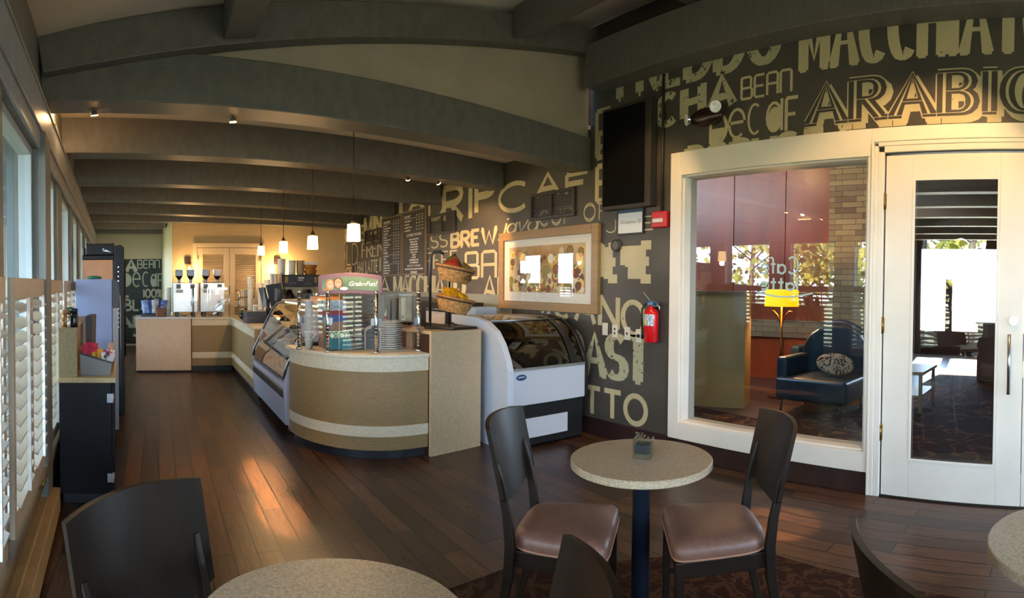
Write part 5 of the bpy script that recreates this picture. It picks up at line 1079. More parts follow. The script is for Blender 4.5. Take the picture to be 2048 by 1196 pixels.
t = thing('spray_bottle', 'small green and red bottle left of the microwave', 'bottle', (3.45, 8.2, .911)); m = MB(); m.lathe([(.035, .911), (.04, .93), (.04, 1.02), (.018, 1.06), (.016, 1.09)], (3.45, 8.2, 0), n=16); m.build('body', mat('bottle_pale', '#b9c2b0', .3), t); m = MB(); m.lathe([(.041, .94), (.041, .985)], (3.45, 8.2, 0), n=16); m.build('label', RED, t); m = MB(); m.lathe([(.018, 1.091), (.02, 1.13), (.012, 1.14)], (3.45, 8.2, 0), n=12); m.build('cap', mat('cap_green', '#2f7a4b', .4), t)
t = thing('toaster_oven', 'black toaster oven with a white front right of the microwave', 'oven', (3.6, 6.6, .91)); m = MB(); m.box((3.36, 6.0, .93), (3.82, 6.95, 1.26)); m.build('body', POSB, t, bevel=.01); m = MB(); m.box((3.35, 6.15, .99), (3.36, 6.65, 1.14)); m.build('front_plate', mat('oven_white', '#b9b6b2', .3), t); m = MB(); m.tube([(3.33, 6.2, 1.17), (3.33, 6.6, 1.17)], .008); m.build('handle', STEEL, t)
for x in (3.42, 3.78):
    for y in (6.06, 6.88): m = MB(); m.cyl((x, y, .911), (x, y, .93), .015, n=8); m.build('foot', BLACKM, t)
m = MB(); m.box((3.45, 5.6, .911), (3.75, 5.8, 1.22)); tag(m.build('towel_dispenser', mat('dispenser_pale', '#a9b5c0', .4), bevel=.01), 'pale towel dispenser on the back bar behind the freezer', 'dispenser')
# tap behind the glass
t = thing('sink_tap', 'thin dark tap standing by the splash panel', 'tap', (3.5, 8.7, .91)); m = MB(); m.tube([(3.5, 8.7, .911), (3.5, 8.7, 1.18), (3.44, 8.68, 1.22), (3.36, 8.64, 1.19)], .010); m.build('spout', BLACKM, t); m = MB(); m.tube([(3.5, 8.72, 1.0), (3.47, 8.8, 1.03)], .008); m.build('lever', CHROME, t)

# ------------------------------------------------------------------ lamps
SHADE = mat('pendant_glass', '#f3d9a6', .4, emit=('#ffcf86', 5.0)); BRONZE = mat('bronze', '#3b2a1c', .4, .5)
for i, (x, y, z0, z1, lab) in enumerate(((1.55, 8.54, 1.915, 2.045, 'farthest of the four glowing glass pendants'), (1.55, 6.98, 1.865, 2.005, 'second farthest glowing glass pendant over the till'), (1.55, 5.62, 1.835, 1.965, 'third glowing glass pendant over the pastry case'), (1.55, 4.38, 1.83, 1.965, 'nearest and highest-looking of the four glowing pendants'))):
    t = thing('pendant_lamp', lab, 'lamp', (x, y, z0), group='glass pendants over the counter')
    m = MB(); m.lathe([(.054, z0), (.056, z0+.01), (.050, z1), (.022, z1+.006)], (x, y, 0), n=24, cap=False); m.build('shade', SHADE, t)
    m = MB(); m.lathe([(.024, z1+.004), (.024, z1+.028), (.010, z1+.042), (.010, z1+.055)], (x, y, 0), n=16); m.build('socket_cap', BRONZE, t)
    zt = 2.949
    for yb, (a, b) in zip((5.0, 6.5, 7.8, 9.15), ((5.0, 5.75), (6.5, 7.35), (7.8, 9.0), (9.15, 10.65))):
        pass
    m = MB(); m.cyl((x, y, z1+.05), (x, y, zt), .004, n=8); m.build('stem', BRONZE, t)
    m = MB(); m.cyl((x, y, zt-.02), (x, y, zt), .05, n=20); m.build('canopy', BRONZE, t)
    bulb('pendant_bulb', (x, y, (z0+z1)/2-.09), 16, WARM, .03)
for x, lab, pw in ((.61, 'small dark wall lamp left of the louvred doors', 24), (2.47, 'lit wall lamp right of the louvred doors', 48)):
    t = thing('wall_lamp', lab, 'lamp', (x, 11.69, 1.9), group='wall lamps on the back wall')
    m = MB(); m.box((x-.06, 11.672, 1.88), (x+.06, 11.698, 2.03)); m.build('back_plate', BRONZE, t, bevel=.003)
    m = MB(); m.tube([(x+.01, 11.672, 1.93), (x+.02, 11.60, 1.91), (x+.03, 11.58, 1.85)], .008); m.build('arm', BRONZE, t)
    m = MB(); m.lathe([(.016, 1.84), (.03, 1.80), (.04, 1.75), (.03, 1.70), (.008, 1.685)], (x+.03, 11.58, 0), n=16); m.build('bulb', mat('bulb_glow', '#ffe2a8', .4, emit=('#ffc35a', 14.0)), t)
    bulb('wall_lamp_bulb', (x+.03, 11.50, 1.74), pw, WARM, .03)
GLOW = mat('spot_glow', '#fff0d0', .4, emit=('#ffbf70', 30.0))
def puck(x, y, z, target, power, angle, label, dirn=None, both=True, blend=.5):
    t = thing('spotlight', label, 'lamp', (x, y, z), group='small warm spotlights by the beams')
    d = (Vector(target)-Vector((x, y, z))).normalized(); p = Vector((x, y, z))
    m = MB(); m.cyl(p-d*.025, p, .018, .024, n=16); m.cyl(p-d*.02, p-d*.02+Vector((0, 0, .06)), .006, n=8); m.build('can', mat('spot_can', '#4a463f', .5), t)
    m = MB(); m.cyl(p, p+d*.006, .023, n=16); m.build('lens', GLOW, t)
    spot('spot_beam', p+d*.02, target, power, angle, WARM, .9 if angle < .1 else .5, .02)
puck(.52, 3.94, 2.60, (.80, 4.3, 0), 70, math.radians(40), 'spotlight below the nearest beam, left of centre')
puck(.52, -3.5, 2.96, (.80, 4.32, 0), 62000, math.radians(2.7), 'added unseen spotlight on the rafter behind the seating, streaking the far floor')  # added out of view to stretch a warm streak along the floor
puck(.52, -3.8, 2.96, (.79, 3.62, 0), 62000, math.radians(2.7), 'added unseen spotlight on the rafter behind the seating, streaking the nearer floor')  # second added lamp, unseen, carries the floor streak nearer
puck(-.41, 3.78, 2.60, (-.2, 4.6, 0), 60, math.radians(30), 'spotlight below the nearest beam, close to the window wall')
puck(2.58, 5.57, 2.60, (3.2, 6.8, 1.6), 110, math.radians(70), 'left of the two spotlights under the second beam')
puck(2.98, 5.63, 2.60, (3.95, 6.2, 1.8), 110, math.radians(70), 'right of the two spotlights under the second beam')
puck(2.86, 1.9, 3.52, (3.2, 1.70, 0), 900, math.radians(10), 'spotlight overhead shining on the floor by the right chair')
puck(2.86, .5, 3.52, (3.95, 1.3, 1.2), 130, math.radians(78), 'spotlight overhead washing the white window frame')
puck(2.86, 2.7, 3.52, (3.95, 3.9, 1.3), 80, math.radians(60), 'spotlight overhead washing the framed picture')
t = thing('cove_light', 'warm light fitting tucked above the left valance', 'lamp', LP(4.25, .03, 2.62)); m = MB(); LB(m, 4.1, 4.4, .002, .04, 2.616, 2.65); m.build('body', mat('spot_can', '#4a463f'), t); m = MB(); LB(m, 4.12, 4.38, .008, .036, 2.6505, 2.656); m.build('lens', GLOW, t)
bulb('cove_bulb', LP(4.25, .09, 2.74), 9, WARM, .03)
# ------------------------------------------------------------------ shutters in the left windows
SHUT = mat('shutter_paint', '#d4cfc6', .4); SHUTF = mat('shutter_frame_paint', '#b9a58c', .45)
def shutter(t0, t1, z0, z1, label, proto=None, swing=0.):
    w_ = t1-t0
    t = thing('window_shutter', label, 'shutter', LP(t0, .012, z0), group='louvred half shutters in the left windows')
    a = math.atan2(1, -.075)            # local x runs along the wall
    t.rotation_euler = (0, 0, a + swing); WORLD[t.name] = Matrix.Translation(LP(t0, .012, z0)) @ Matrix.Rotation(a + swing, 4, 'Z')
    h = z1-z0; s_ = .05; th = .024      # local +y points out of the room, -y into it
    m = MB(); m.box((0, -th, 0), (s_, 0, h)); m.box((w_-s_, -th, 0), (w_, 0, h)); m.box((s_, -th, 0), (w_-s_, 0, .10)); m.box((s_, -th, h-.10), (w_-s_, 0, h)); m.build('frame', SHUTF, t, bevel=.003, local=True)
    m = MB(); n = int((h-.20)/.066)
    for i in range(n):
        z = .10 + (i+.5)*(h-.20)/n; dy, dz = .030, .014
        m.hexa([(s_, -th/2-dy, z-dz-.004), (w_-s_, -th/2-dy, z-dz-.004), (w_-s_, -th/2+dy, z+dz-.004), (s_, -th/2+dy, z+dz-.004)], [(s_, -th/2-dy, z-dz+.004), (w_-s_, -th/2-dy, z-dz+.004), (w_-s_, -th/2+dy, z+dz+.004), (s_, -th/2+dy, z+dz+.004)])
    m.build('slats', SHUT, t, local=True)
    m = MB(); m.box((w_/2-.008, -th/2-.045, .12), (w_/2+.008, -th/2-.03, h-.09)); m.build('tilt_rod', SHUT, t, local=True)
    return t
k = 0
nm = ['first', 'second', 'third', 'fourth', 'fifth', 'sixth', 'seventh', 'eighth', 'ninth', 'tenth', 'eleventh', 'twelfth']
for i, (a, b) in enumerate(BAYS):
    mid = (a+b)/2
    for j, (c, d) in enumerate(((a+.005, mid-.003), (mid+.003, b-.005))):
        if (i, j) == (5, 1): lab = 'shutter panel nearest the grey post, its slats glowing with daylight'
        elif (i, j) == (5, 0): lab = 'shutter panel cut by the left edge of the view, slats open'
        else: lab = '%s shutter panel of window %d in the left wall' % ('first' if j == 0 else 'second', i+1)
        shutter(c, d, .42, 1.52, lab)
m = MB(); m.tube([LP(3.0, .05, .385), LP(3.0, .07, .43), LP(3.03, .075, .44)], .008); m.tube([LP(2.97, .055, .41), LP(3.04, .06, .41)], .006); tag(m.build('shutter_latch', BRASS), 'small brass latch on the sill below the shutters', 'latch')

# ------------------------------------------------------------------ condiment station
t = thing('condiment_cabinet', 'black cabinet with pale worktop and side riser', 'cabinet', (-.5, 3.83, 0)); CABB = mat('cabinet_black', '#0e0f12', .5, noise=(5, .2), spec=.25)
ax, bx, y0, y1 = -.668, -.315, 3.83, 5.35
m = MB(); m.box((ax, y0, .07), (bx, y1, .825)); m.build('body', CABB, t, bevel=.003)
m = MB(); m.box((ax+.02, y0+.03, 0), (bx-.05, y1-.02, .07)); m.build('plinth', BLACKM, t)
for q_ in range(3):
    a = y0+.012+q_*(y1-y0)/3; b = a+(y1-y0)/3-.012; m = MB(); m.box((bx+.0005, a, .09), (bx+.02, b, .81)); dr = m.build('door', CABB, t, bevel=.002)
    if q_ == 0:
        for z in (.18, .72): m = MB(); m.cyl((bx+.012, a-.006, z-.035), (bx+.012, a-.006, z+.035), .008, n=8); m.box((bx-.03, a-.014, z-.03), (bx+.012, a-.0125, z+.03)); m.build('hinge', STEEL, dr)
TOPM = mat('condiment_top', '#b39a6c', .35, noise=(30, .1))
m = MB(); m.box((ax-.005, y0-.02, .826), (bx+.03, y1, .862)); m.build('worktop', TOPM, t, bevel=.003)
m = MB(); m.box((ax, y0, .8625), (-.545, y1-.1, 1.195)); m.build('riser', mat('riser_laminate', '#8d7b52', .45, noise=(50, .15)), t, bevel=.002)
t.rotation_euler = (0, 0, .072)
t = thing('packet_tray', 'sloping grey tray of sugar packets beside the riser', 'tray', (-.42, 4.0, .863))
m = MB(); z0 = .8625
for a, b in ((3.90, 3.908), (4.202, 4.21)): m.hexa([(-.53, a, z0), (-.33, a, z0), (-.33, b, z0), (-.53, b, z0)], [(-.535, a, z0+.15), (-.315, a, z0+.085), (-.315, b, z0+.085), (-.535, b, z0+.15)])
m.box((-.53, 3.908, z0), (-.33, 4.202, z0+.006)); m.hexa([(-.334, 3.908, z0), (-.33, 3.908, z0), (-.33, 4.202, z0), (-.334, 4.202, z0)], [(-.319, 3.908, z0+.085), (-.315, 3.908, z0+.085), (-.315, 4.202, z0+.085), (-.319, 4.202, z0+.085)]); m.build('body', mat('tray_grey', '#76746f', .35, .3), t)
m = MB(); m.sweep([(-.537, 3.898, z0+.152), (-.313, 3.898, z0+.088)], .006, .012, side=(0, 1, 0)); m.build('black_edge', BLACKM, t)
def packets(x0, x1, n, col, label, grp, hgt):
    r = random.Random(int(x0*1000))
    for i in range(n):
        x = r.uniform(x0, x1); y = r.uniform(3.93, 4.18); f = (x+.535)/.22; zt = z0+.15-.065*f + hgt*r.uniform(.6, 1.1); lx, ly = r.uniform(-.03, .03), r.uniform(-.02, .02)
        m = MB(); m.hexa([(x-.011, y-.002, zt-.09), (x+.011, y-.002, zt-.09), (x+.011, y+.002, zt-.09), (x-.011, y+.002, zt-.09)], [(x-.011+lx, y-.002+ly, zt), (x+.011+lx, y-.002+ly, zt+.004), (x+.011+lx, y+.002+ly, zt+.004), (x-.011+lx, y+.002+ly, zt)]); tag(m.build('sugar_packet', mat('packet_%s' % col[1:], col, .6)), label, 'packet', grp)
packets(-.51, -.455, 34, '#c22a4c', 'red sugar packet in the tray next to the riser', 'red sugar packets', .06)
packets(-.44, -.40, 16, '#c9a02e', 'yellow sugar packet in the middle of the tray', 'yellow sugar packets', .045)
packets(-.395, -.375, 7, '#2c3346', 'dark blue sugar packet between yellow and white ones', 'blue sugar packets', .045)
packets(-.37, -.335, 16, '#d4cfd2', 'white sugar packet at the low end of the tray', 'white sugar packets', .05)
packets(-.365, -.34, 8, '#c4566a', 'pink sugar packet at the low end of the tray', 'pink sugar packets', .06)
# jars on the riser
def jar(x, y, z, r_, h, body, lid, label, lidr=None):
    t = thing('jar', label, 'jar', (x, y, z), group='jars on the riser'); m = MB(); m.lathe([(r_*.92, z+.001), (r_, z+.01), (r_, z+h*.72), (r_*.8, z+h*.8)], (x, y, 0), n=20); m.build('body', body, t); m = MB(); m.lathe([(r_*.9, z+h*.8), (r_*.95, z+h), (r_*.6, z+h*1.02)], (x, y, 0), n=20); m.build('lid', lid, t)
jar(-.636, 3.93, 1.195, .028, .115, mat('jar_amber', '#8a5a34', .25, noise=(20, .4)), mat('jar_lid_tan', '#9d7450', .4), 'amber jar on the riser nearest the window')
jar(-.606, 3.88, 1.195, .013, .085, mat('shaker_glass', '#a8a39c', .15, .4), STEEL, 'small silver shaker between amber and black jars')
jar(-.604, 3.985, 1.195, .013, .085, mat('shaker_glass', '#a8a39c', .15, .4), STEEL, 'second small silver shaker next to the black jar')
jar(-.578, 3.92, 1.195, .030, .125, mat('jar_black', '#14151a', .2), mat('jar_lid_blue', '#2d3d4f', .2, .5), 'black jar with a shiny lid at the riser edge')
m = MB(); m.ball((-.635, 4.12, 1.262), .045, sc=(1.0, 1, 1.45)); tag(m.build('green_box', mat('napkin_green', '#1f5b48', .6)), 'dark green bundle behind the amber jar', 'bundle')
m = MB(); m.hexa([(-.535, 4.25, .863), (-.50, 4.25, .863), (-.50, 4.55, .863), (-.535, 4.55, .863)], [(-.54, 4.25, 1.25), (-.49, 4.25, 1.25), (-.49, 4.55, 1.25), (-.54, 4.55, 1.25)]); tag(m.build('lid_dispenser', BLACKM), 'black lid dispenser behind the sugar tray', 'dispenser')
m = MB(); m.box((-.40, 4.55, .863), (-.362, 4.80, 1.0)); tag(m.build('napkin_box', mat('clear_box', '#b7a78c', .3)), 'small pale box at the right edge of the condiment top', 'box')
# fridges
t = thing('drinks_fridge', 'fridge showing its pale blue side with dark rounded door edge', 'fridge', (-.65, 5.7, 0))
m = MB(); m.box((-.80, 5.42, .06), (-.455, 6.0, 1.535)); m.build('body', mat('fridge_blue', '#8ba2d6', .4, noise=(3, .06)), t, bevel=.003)
pr = [(-.449, 1.535)] + [(-.449+.06*math.sin(a), 1.475+.06*math.cos(a)) for a in [PI/2*i/8 for i in range(9)]] + [(-.389, 1.26), (-.449, 1.26)]
m = MB(); m.extr([(x, 5.42, z) for x, z in pr], (0, .58, 0)); m.build('door_top', BLACKM, t); m = MB(); m.box((-.449, 5.42, .10), (-.395, 6.0, 1.258)); m.build('door', mat('fridge_door', '#8f949e', .35), t); m = MB(); m.tube([(-.385, 5.44, .5), (-.375, 5.44, .9), (-.378, 5.44, 1.3), (-.40, 5.44, 1.5)], .010); m.build('handle', mat('handle_grey', '#77736c', .3, .6), t)
m = MB(); m.box((-.79, 5.44, 0), (-.47, 5.98, .06)); m.build('plinth', BLACKM, t); t.rotation_euler = (0, 0, .072)
m = MB(); m.ball((-.62, 5.6, 1.55), .05, sc=(1.5, 1, .4)); tag(m.build('green_cloth', mat('cloth_green', '#1f6b5a', .7)), 'green folded cloth lying on the pale blue fridge', 'cloth')
t = thing('drinks_fridge', 'tall black drinks fridge with an orange-brown side panel', 'fridge', (-.7, 6.8, 0))
y0, y1 = 6.2, 7.1
m = MB(); m.box((-.855, y0, .05), (-.53, y1, 1.75)); m.build('body', mat('fridge_wood', '#b07a50', .4, noise=(5, .12)), t, bevel=.003)
m = MB(); m.box((-.86, y0-.01, 1.751), (-.515, y1, 1.80)); m.box((-.82, y0-.005, 1.801), (-.515, y1, 1.925)); m.box((-.855, y0+.05, 1.801), (-.82, y1, 1.88)); m.build('top_box', mat('fridge_black', '#0b0c0f', .4, spec=.25), t, bevel=.008)
pr = [(-.51, 1.90)] + [(-.455+.05*math.sin(a), 1.86+.05*math.cos(a)) for a in [PI/2*i/6 for i in range(7)]] + [(-.405, .08), (-.51, .08)]
m = MB(); m.extr([(x, y0, z) for x, z in pr], (0, y1-y0, 0)); dr = m.build('door', mat('fridge_black', '#0b0c0f', .4, spec=.25), t, bevel=.006)
m = MB(); m.box((-.529, y0+.02, .05), (-.511, y1, 1.93)); m.build('gasket', mat('gasket_grey', '#3a3a3e', .5), t)
m = MB(); m.cyl((-.40, y0+.06, .7), (-.40, y0+.06, 1.75), .012, n=10); m.build('handle', mat('handle_black', '#1c1d22', .15), dr)
for k_ in range(14): m = MB(); m.cyl((-.47, y0-.004, 1.02+.05*k_), (-.47, y0, 1.02+.05*k_), .006, n=6); m.build('rivet', CHROME, t)
m = MB(); m.add([(-.64, y0-.0055, 1.845), (-.60, y0-.0055, 1.86), (-.545, y0-.0055, 1.83), (-.60, y0-.0055, 1.838)], [(0, 1, 2, 3)]); m.add([(-.645, y0-.0056, 1.86), (-.625, y0-.0056, 1.875), (-.62, y0-.0056, 1.866), (-.638, y0-.0056, 1.855)], [(0, 1, 2, 3)]); m.build('emblem', mat('emblem_silver', '#a9b3bd', .3, .5), t)
m = MB(); m.box((-.85, y0, 0), (-.45, y1, .05)); m.build('plinth', BLACKM, t); t.rotation_euler = (0, 0, .072)
# ------------------------------------------------------------------ cafe tables and chairs
WOODD = mat('espresso_wood', '#20160e', .38, noise=(4, .25), stretch=(1, 6, 1), spec=.28); VINYL = mat('brown_vinyl', '#7a5546', .42, noise=(60, .10), bump=(180, .06)); PIPING = mat('seat_piping', '#a5735a', .4)
def make_chair(label, loc, rz):
    t = thing('dining_chair', label, 'chair', loc, rz, 'dark wooden cafe chairs')
    hw0, hw1 = .20, .235        # half widths at back and front
    def outline(f, k):          # k 0..1 around, f shrink
        pts = []
        for i in range(k):
            a = 2*PI*i/k; c, s_ = math.cos(a), math.sin(a); e = .20 if c > 0 else .46
            x = (.195 if c > 0 else .205)*math.copysign(abs(c)**e, c); y = math.copysign(abs(s_)**e, s_); hw = hw0 + (hw1-hw0)*(x+.205)/.41
            pts.append((x*f, y*hw*f))
        return pts
    m = MB(); prof = [(.97, .425), (1.0, .432), (1.0, .455), (.985, .472), (.93, .486), (.80, .497), (.55, .505), (.25, .508), (.02, .509)]
    rows = []
    for f, z in prof: o = outline(f, 48); rows.append([(x, y, z - (.012 if False else 0)) for x, y in o] + [(o[0][0], o[0][1], z)])
    m.sheet(rows); m.prism(outline(.97, 48), .42, .4255)
    seat = m.build('seat', VINYL, t, local=True)
    m = MB(); m.tube([(x, y, .430) for x, y in outline(1.005, 48)], .005, n=6, closed=True); m.build('piping', PIPING, seat, local=True)
    m = MB(); z0, z1 = .355, .42
    m.box((.155, -.205, z0), (.18, .205, z1)); m.box((-.185, -.17, z0), (-.16, .17, z1))
    for s_ in (-1, 1): m.hexa([(-.18, s_*.165, z0), (-.18, s_*.19, z0), (.18, s_*.222, z0), (.18, s_*.197, z0)], [(-.18, s_*.165, z1), (-.18, s_*.19, z1), (.18, s_*.222, z1), (.18, s_*.197, z1)])
    m.build('seat_frame', WOODD, t, local=True, bevel=.003)
    for s_ in (-1, 1):
        m = MB(); y = s_*.205; m.hexa([(.155, y-.014, 0), (.183, y-.014, 0), (.183, y+.014, 0), (.155, y+.014, 0)], [(.148, y-.02, .42), (.188, y-.02, .42), (.188, y+.02, .42), (.148, y+.02, .42)]); m.build('leg', WOODD, t, local=True, bevel=.004)
        m = MB(); y = s_*.198
        m.sweep([(-.275, y*1.0, 0), (-.235, y, .16), (-.205, y, .32), (-.198, y, .44), (-.212, y, .56), (-.238, y, .68), (-.262, y*1.03, .765)], [.026, .03, .034, .034, .03, .026, .022], [.03, .036, .042, .042, .036, .03, .02], side=(0, 1, 0)); m.build('leg', WOODD, t, local=True, bevel=.004)
        m = MB(); m.hexa([(-.23, s_*.19-.008, .17), (.16, s_*.205-.008, .17), (.16, s_*.205+.008, .17), (-.23, s_*.19+.008, .17)], [(-.23, s_*.19-.008, .195), (.16, s_*.205-.008, .195), (.16, s_*.205+.008, .195), (-.23, s_*.19+.008, .195)]); m.build('stretcher', WOODD, t, local=True)
    m = MB(); nx, nz = 17, 9; front = []; back = []
    for j in range(nz):
        v = j/(nz-1); ra = []; rb = []
        for i in range(nx):
            u = -1+2*i/(nx-1); zb = .615 - .045*(1-u*u) + .02*abs(u)**3; zt = .925 - .014*u*u; z = zb+(zt-zb)*v
            x = -.205 - .22*(z-.56) - .052*(1-u*u); y = .242*u*(1-.03*(1-v)); ra.append((x+.009, y, z)); rb.append((x-.009, y, z))
        front.append(ra); back.append(rb)
    m.sheet(front); m.sheet(back)
    rim = front[0] + [r_[-1] for r_ in front[1:]] + front[-1][-2::-1] + [r_[0] for r_ in front[-2:0:-1]]; rim2 = back[0] + [r_[-1] for r_ in back[1:]] + back[-1][-2::-1] + [r_[0] for r_ in back[-2:0:-1]]
    n = len(rim); m.add(rim+rim2, [(i, (i+1) % n, n+(i+1) % n, n+i) for i in range(n)])
    m.build('backrest', WOODD, t, local=True)
    return t
ch = make_chair('brown-seated chair left of the round table that holds the vase', (1.60, 1.83, 0), math.radians(-52))
dup(ch, (2.02, 1.385, 0), math.radians(136), 'brown-seated chair right of the round table that holds the vase')
dup(ch, (.14, 1.33, 0), math.radians(-46), 'dark chair seen from behind at the bottom left, beside a bare table')
dup(ch, (.50, .95, 0), math.radians(147), 'chair showing only its backrest edge at the bottom centre')
dup(ch, (1.375, .135, 0), math.radians(-48), 'chair with its back to us at the bottom right corner')
TTOP = mat('speckled_tabletop', '#b09a7e', .42, noise=(140, .22)); TEDGE = mat('speckled_edge', '#a8957a', .5, noise=(160, .25)); IRON = mat('table_iron', '#1c2330', .4, .2)
def table(x, y, label, rad=.31):
    t = thing('cafe_table', label, 'table', (x, y, 0), 0, 'small round cafe tables')
    m = MB(); m.lathe([(0, .708), (rad-.004, .708), (rad, .712), (rad, .736), (rad-.004, .74), (0, .74)], n=72, cap=False, smooth=False); m.build('tabletop', TTOP, t, local=True)
    m = MB(); m.lathe([(.04, .03), (.038, .66), (.12, .70), (.12, .707)], n=24); m.build('pole', IRON, t, local=True)
    m = MB(); m.lathe([(.165, 0), (.17, .012), (.06, .035), (.04, .05)], n=40); m.build('base', IRON, t, local=True)
    return t
tb = table(1.865, 1.655, 'round table with a small glass vase between two chairs')
dup(tb, (.375, 1.19, 0), 0, 'bare round table cut by the bottom edge of the view')
dup(tb, (1.76, -.10, 0), 0, 'bare round table at the far right edge')
t = thing('glass_vase', 'small square glass vase of dark pebbles on the table', 'vase', (1.875, 1.655, .7405), .52)
m = MB(); s_ = .040; h_ = .085; g_ = .004
for a, b in (((-s_, -s_, 0), (s_, -s_+g_, h_)), ((-s_, s_-g_, 0), (s_, s_, h_)), ((-s_, -s_+g_, 0), (-s_+g_, s_-g_, h_)), ((s_-g_, -s_+g_, 0), (s_, s_-g_, h_)), ((-s_+g_, -s_+g_, 0), (s_-g_, s_-g_, .012))): m.box(a, b)
m.build('glass', pane_mat('vase_glass', (.93, .96, .95), .7), t, local=True)
m = MB(); m.box((-s_+.006, -s_+.006, .02), (s_-.006, s_-.006, .06)); m.build('pebbles', mat('pebbles', '#1d1a18', .7, noise=(120, .8)), t, local=True, bevel=.004)
m = MB(); r = random.Random(8)
for i in range(14):
    a = r.uniform(0, 6.28); p = Vector((.012*math.cos(a), .012*math.sin(a), .06)); q_ = p + Vector((.02*math.cos(a), .02*math.sin(a), r.uniform(.02, .045))); m.tube([p, q_], .0012, n=4); m.ball(q_, .005, n=6, m=4, sc=(1, 1, .6))
m.build('succulent', mat('succulent', '#6d5f45', .7), t, local=True)
# inset carpet under the tables
m = MB(); m.prism([(2.82, 1.72), (2.72, .2), (2.72, -3), (.2, -3), (.2, .6), (1.3, 2.42), (1.75, 2.45)], .0005, .003); rug = m.build('carpet', carpet_mat('swirl_carpet', '#2c1c17', '#452f22', 7.0, .06)); tag(rug, 'brown swirl-patterned carpet under the seating in the foreground', 'carpet')

# ------------------------------------------------------------------ the lobby beyond the glass
o = MB().box((4.112, -6, -.1), (13.2, 9, -.001)).build('floor', FLOOR); struct(o, 'dark plank floor of the lobby behind the glass', 'floor')
LC = carpet_mat('lobby_carpet', '#2e150d', '#6b452c', 2.3, .03)
m = MB(); m.prism([(5.0, 9), (5.0, 4.2), (4.95, 3.2), (5.2, 2.6), (4.75, 1.6), (4.6, -6), (13, -6), (13, 2.0), (8.0, 2.2), (6.3, 2.75), (5.6, 3.1), (5.8, 5.0), (7.8, 9)], .0, .002); tag(m.build('carpet', LC), 'lobby carpet with branching brown pattern behind the glass', 'carpet')
LW_ = mat('lobby_wall_paint', '#4a2a1a', .6); o = MB().box((4.11, -6, 4.25), (13.2, 9, 4.4)).build('ceiling', mat('lobby_ceiling', '#241a15', .8)); struct(o, 'dark lobby ceiling', 'ceiling')
m = MB(); m.box((13.05, -6, 0), (13.2, .2, 4.3)); m.box((13.05, 3.25, 0), (13.2, 9, 4.3)); m.box((13.05, .2, 2.45), (13.2, 3.25, 4.3)); m.box((13.05, .2, 0), (13.2, 3.25, .55)); m.box((13.05, 2.5, .55), (13.2, 2.66, 1.75)); m.box((13.05, .2, 1.75), (13.2, .9, 2.45)); struct(m.build('wall_lobby_far', LW_), 'far brown lobby wall with a wide window', 'wall')
o = MB().prism([(4.112, -5.99), (13.04, -5.99), (13.04, 3.7), (4.112, 1.17)], 2.80, 2.9).build('ceiling', mat('lobby_ceiling', '#241a15', .8)); struct(o, 'lower dark lobby ceiling seen through the door glass', 'ceiling')
for i, x in enumerate((4.9, 5.9, 6.9, 7.9, 9.0, 10.2, 11.4)):
    o = MB().box((x, -5.98, 2.52), (x+.16, .285*x, 2.799)).build('beam', mat('lobby_beam', '#7b6a58', .5)); struct(o, 'lobby ceiling beam seen through the door glass', 'beam')
m = MB(); m.box((4.112, -6.15, 0), (13.2, -6, 4.3)); struct(m.build('wall_lobby_side', LW_), 'plain brown side wall of the lobby', 'wall')
o = MB().box((4.112, 9, 0), (13.2, 9.15, 4.3)).build('wall_lobby_end', LW_); struct(o, 'brown end wall of the lobby', 'wall')
portal('lobby_light_portal', (13.0, 1.72, 1.5), (-1, 0, 0), 3.05, 1.9)
WOODR = mat('lobby_wood_panel', '#743010', .35, noise=(1.2, .25), stretch=(2, 2, .4))
wa, wb = Vector((7.85, 6.6, 0)), Vector((8.42, 3.52, 0)); wd = (wb-wa).normalized(); wn_ = Vector((wd.y, -wd.x, 0))
if wn_.x > 0: wn_ = -wn_
Lw = (wb-wa).length; m = MB()
cuts = [0, .55, 1.42, 2.32, Lw]
for a, b in zip(cuts, cuts[1:]): p, q2 = wa+wd*(a+.008), wa+wd*(b-.008); m.extr([p, q2, q2-wn_*.1, p-wn_*.1], (0, 0, 4.2))
m.extr([wa-wn_*.03, wb-wn_*.03, wb-wn_*.2, wa-wn_*.2], (0, 0, 4.2))
struct(m.build('wall_lobby_wood', WOODR), 'reddish wood panelled wall across the lobby', 'wall')
STONEM = D.materials.new('ledge_stone'); STONEM.use_nodes = True; nt = STONEM.node_tree; p = nt.nodes['Principled BSDF']; t_ = nt.nodes.new('ShaderNodeTexCoord'); mp = nt.nodes.new('ShaderNodeMapping'); mp.inputs['Rotation'].default_value = (PI/2, 0, PI/2); br = nt.nodes.new('ShaderNodeTexBrick'); nt.links.new(t_.outputs['Object'], mp.inputs[0])
cb = nt.nodes.new('ShaderNodeCombineXYZ'); sp_ = nt.nodes.new('ShaderNodeSeparateXYZ'); nt.links.new(t_.outputs['Object'], sp_.inputs[0]); nt.links.new(sp_.outputs['Y'], cb.inputs['X']); nt.links.new(sp_.outputs['Z'], cb.inputs['Y']); nt.links.new(cb.outputs[0], br.inputs['Vector'])
br.inputs['Scale'].default_value = 1; br.inputs['Brick Width'].default_value = .34; br.inputs['Row Height'].default_value = .085; br.inputs['Mortar Size'].default_value = .004; br.offset = .33; br.inputs['Color1'].default_value = (*sr('#8d7a54'), 1); br.inputs['Color2'].default_value = (*sr('#5f4d36'), 1); br.inputs['Mortar'].default_value = (*sr('#2b2119'), 1); nt.links.new(br.outputs[0], p.inputs['Base Color']); p.inputs['Roughness'].default_value = .85
m = MB(); m.box((8.15, 2.45, 0), (8.9, 3.50, 4.2)); r = random.Random(2)
struct(m.build('lobby_pillar', STONEM), 'stacked ledge-stone pillar right of the wood panelled wall', 'pillar')
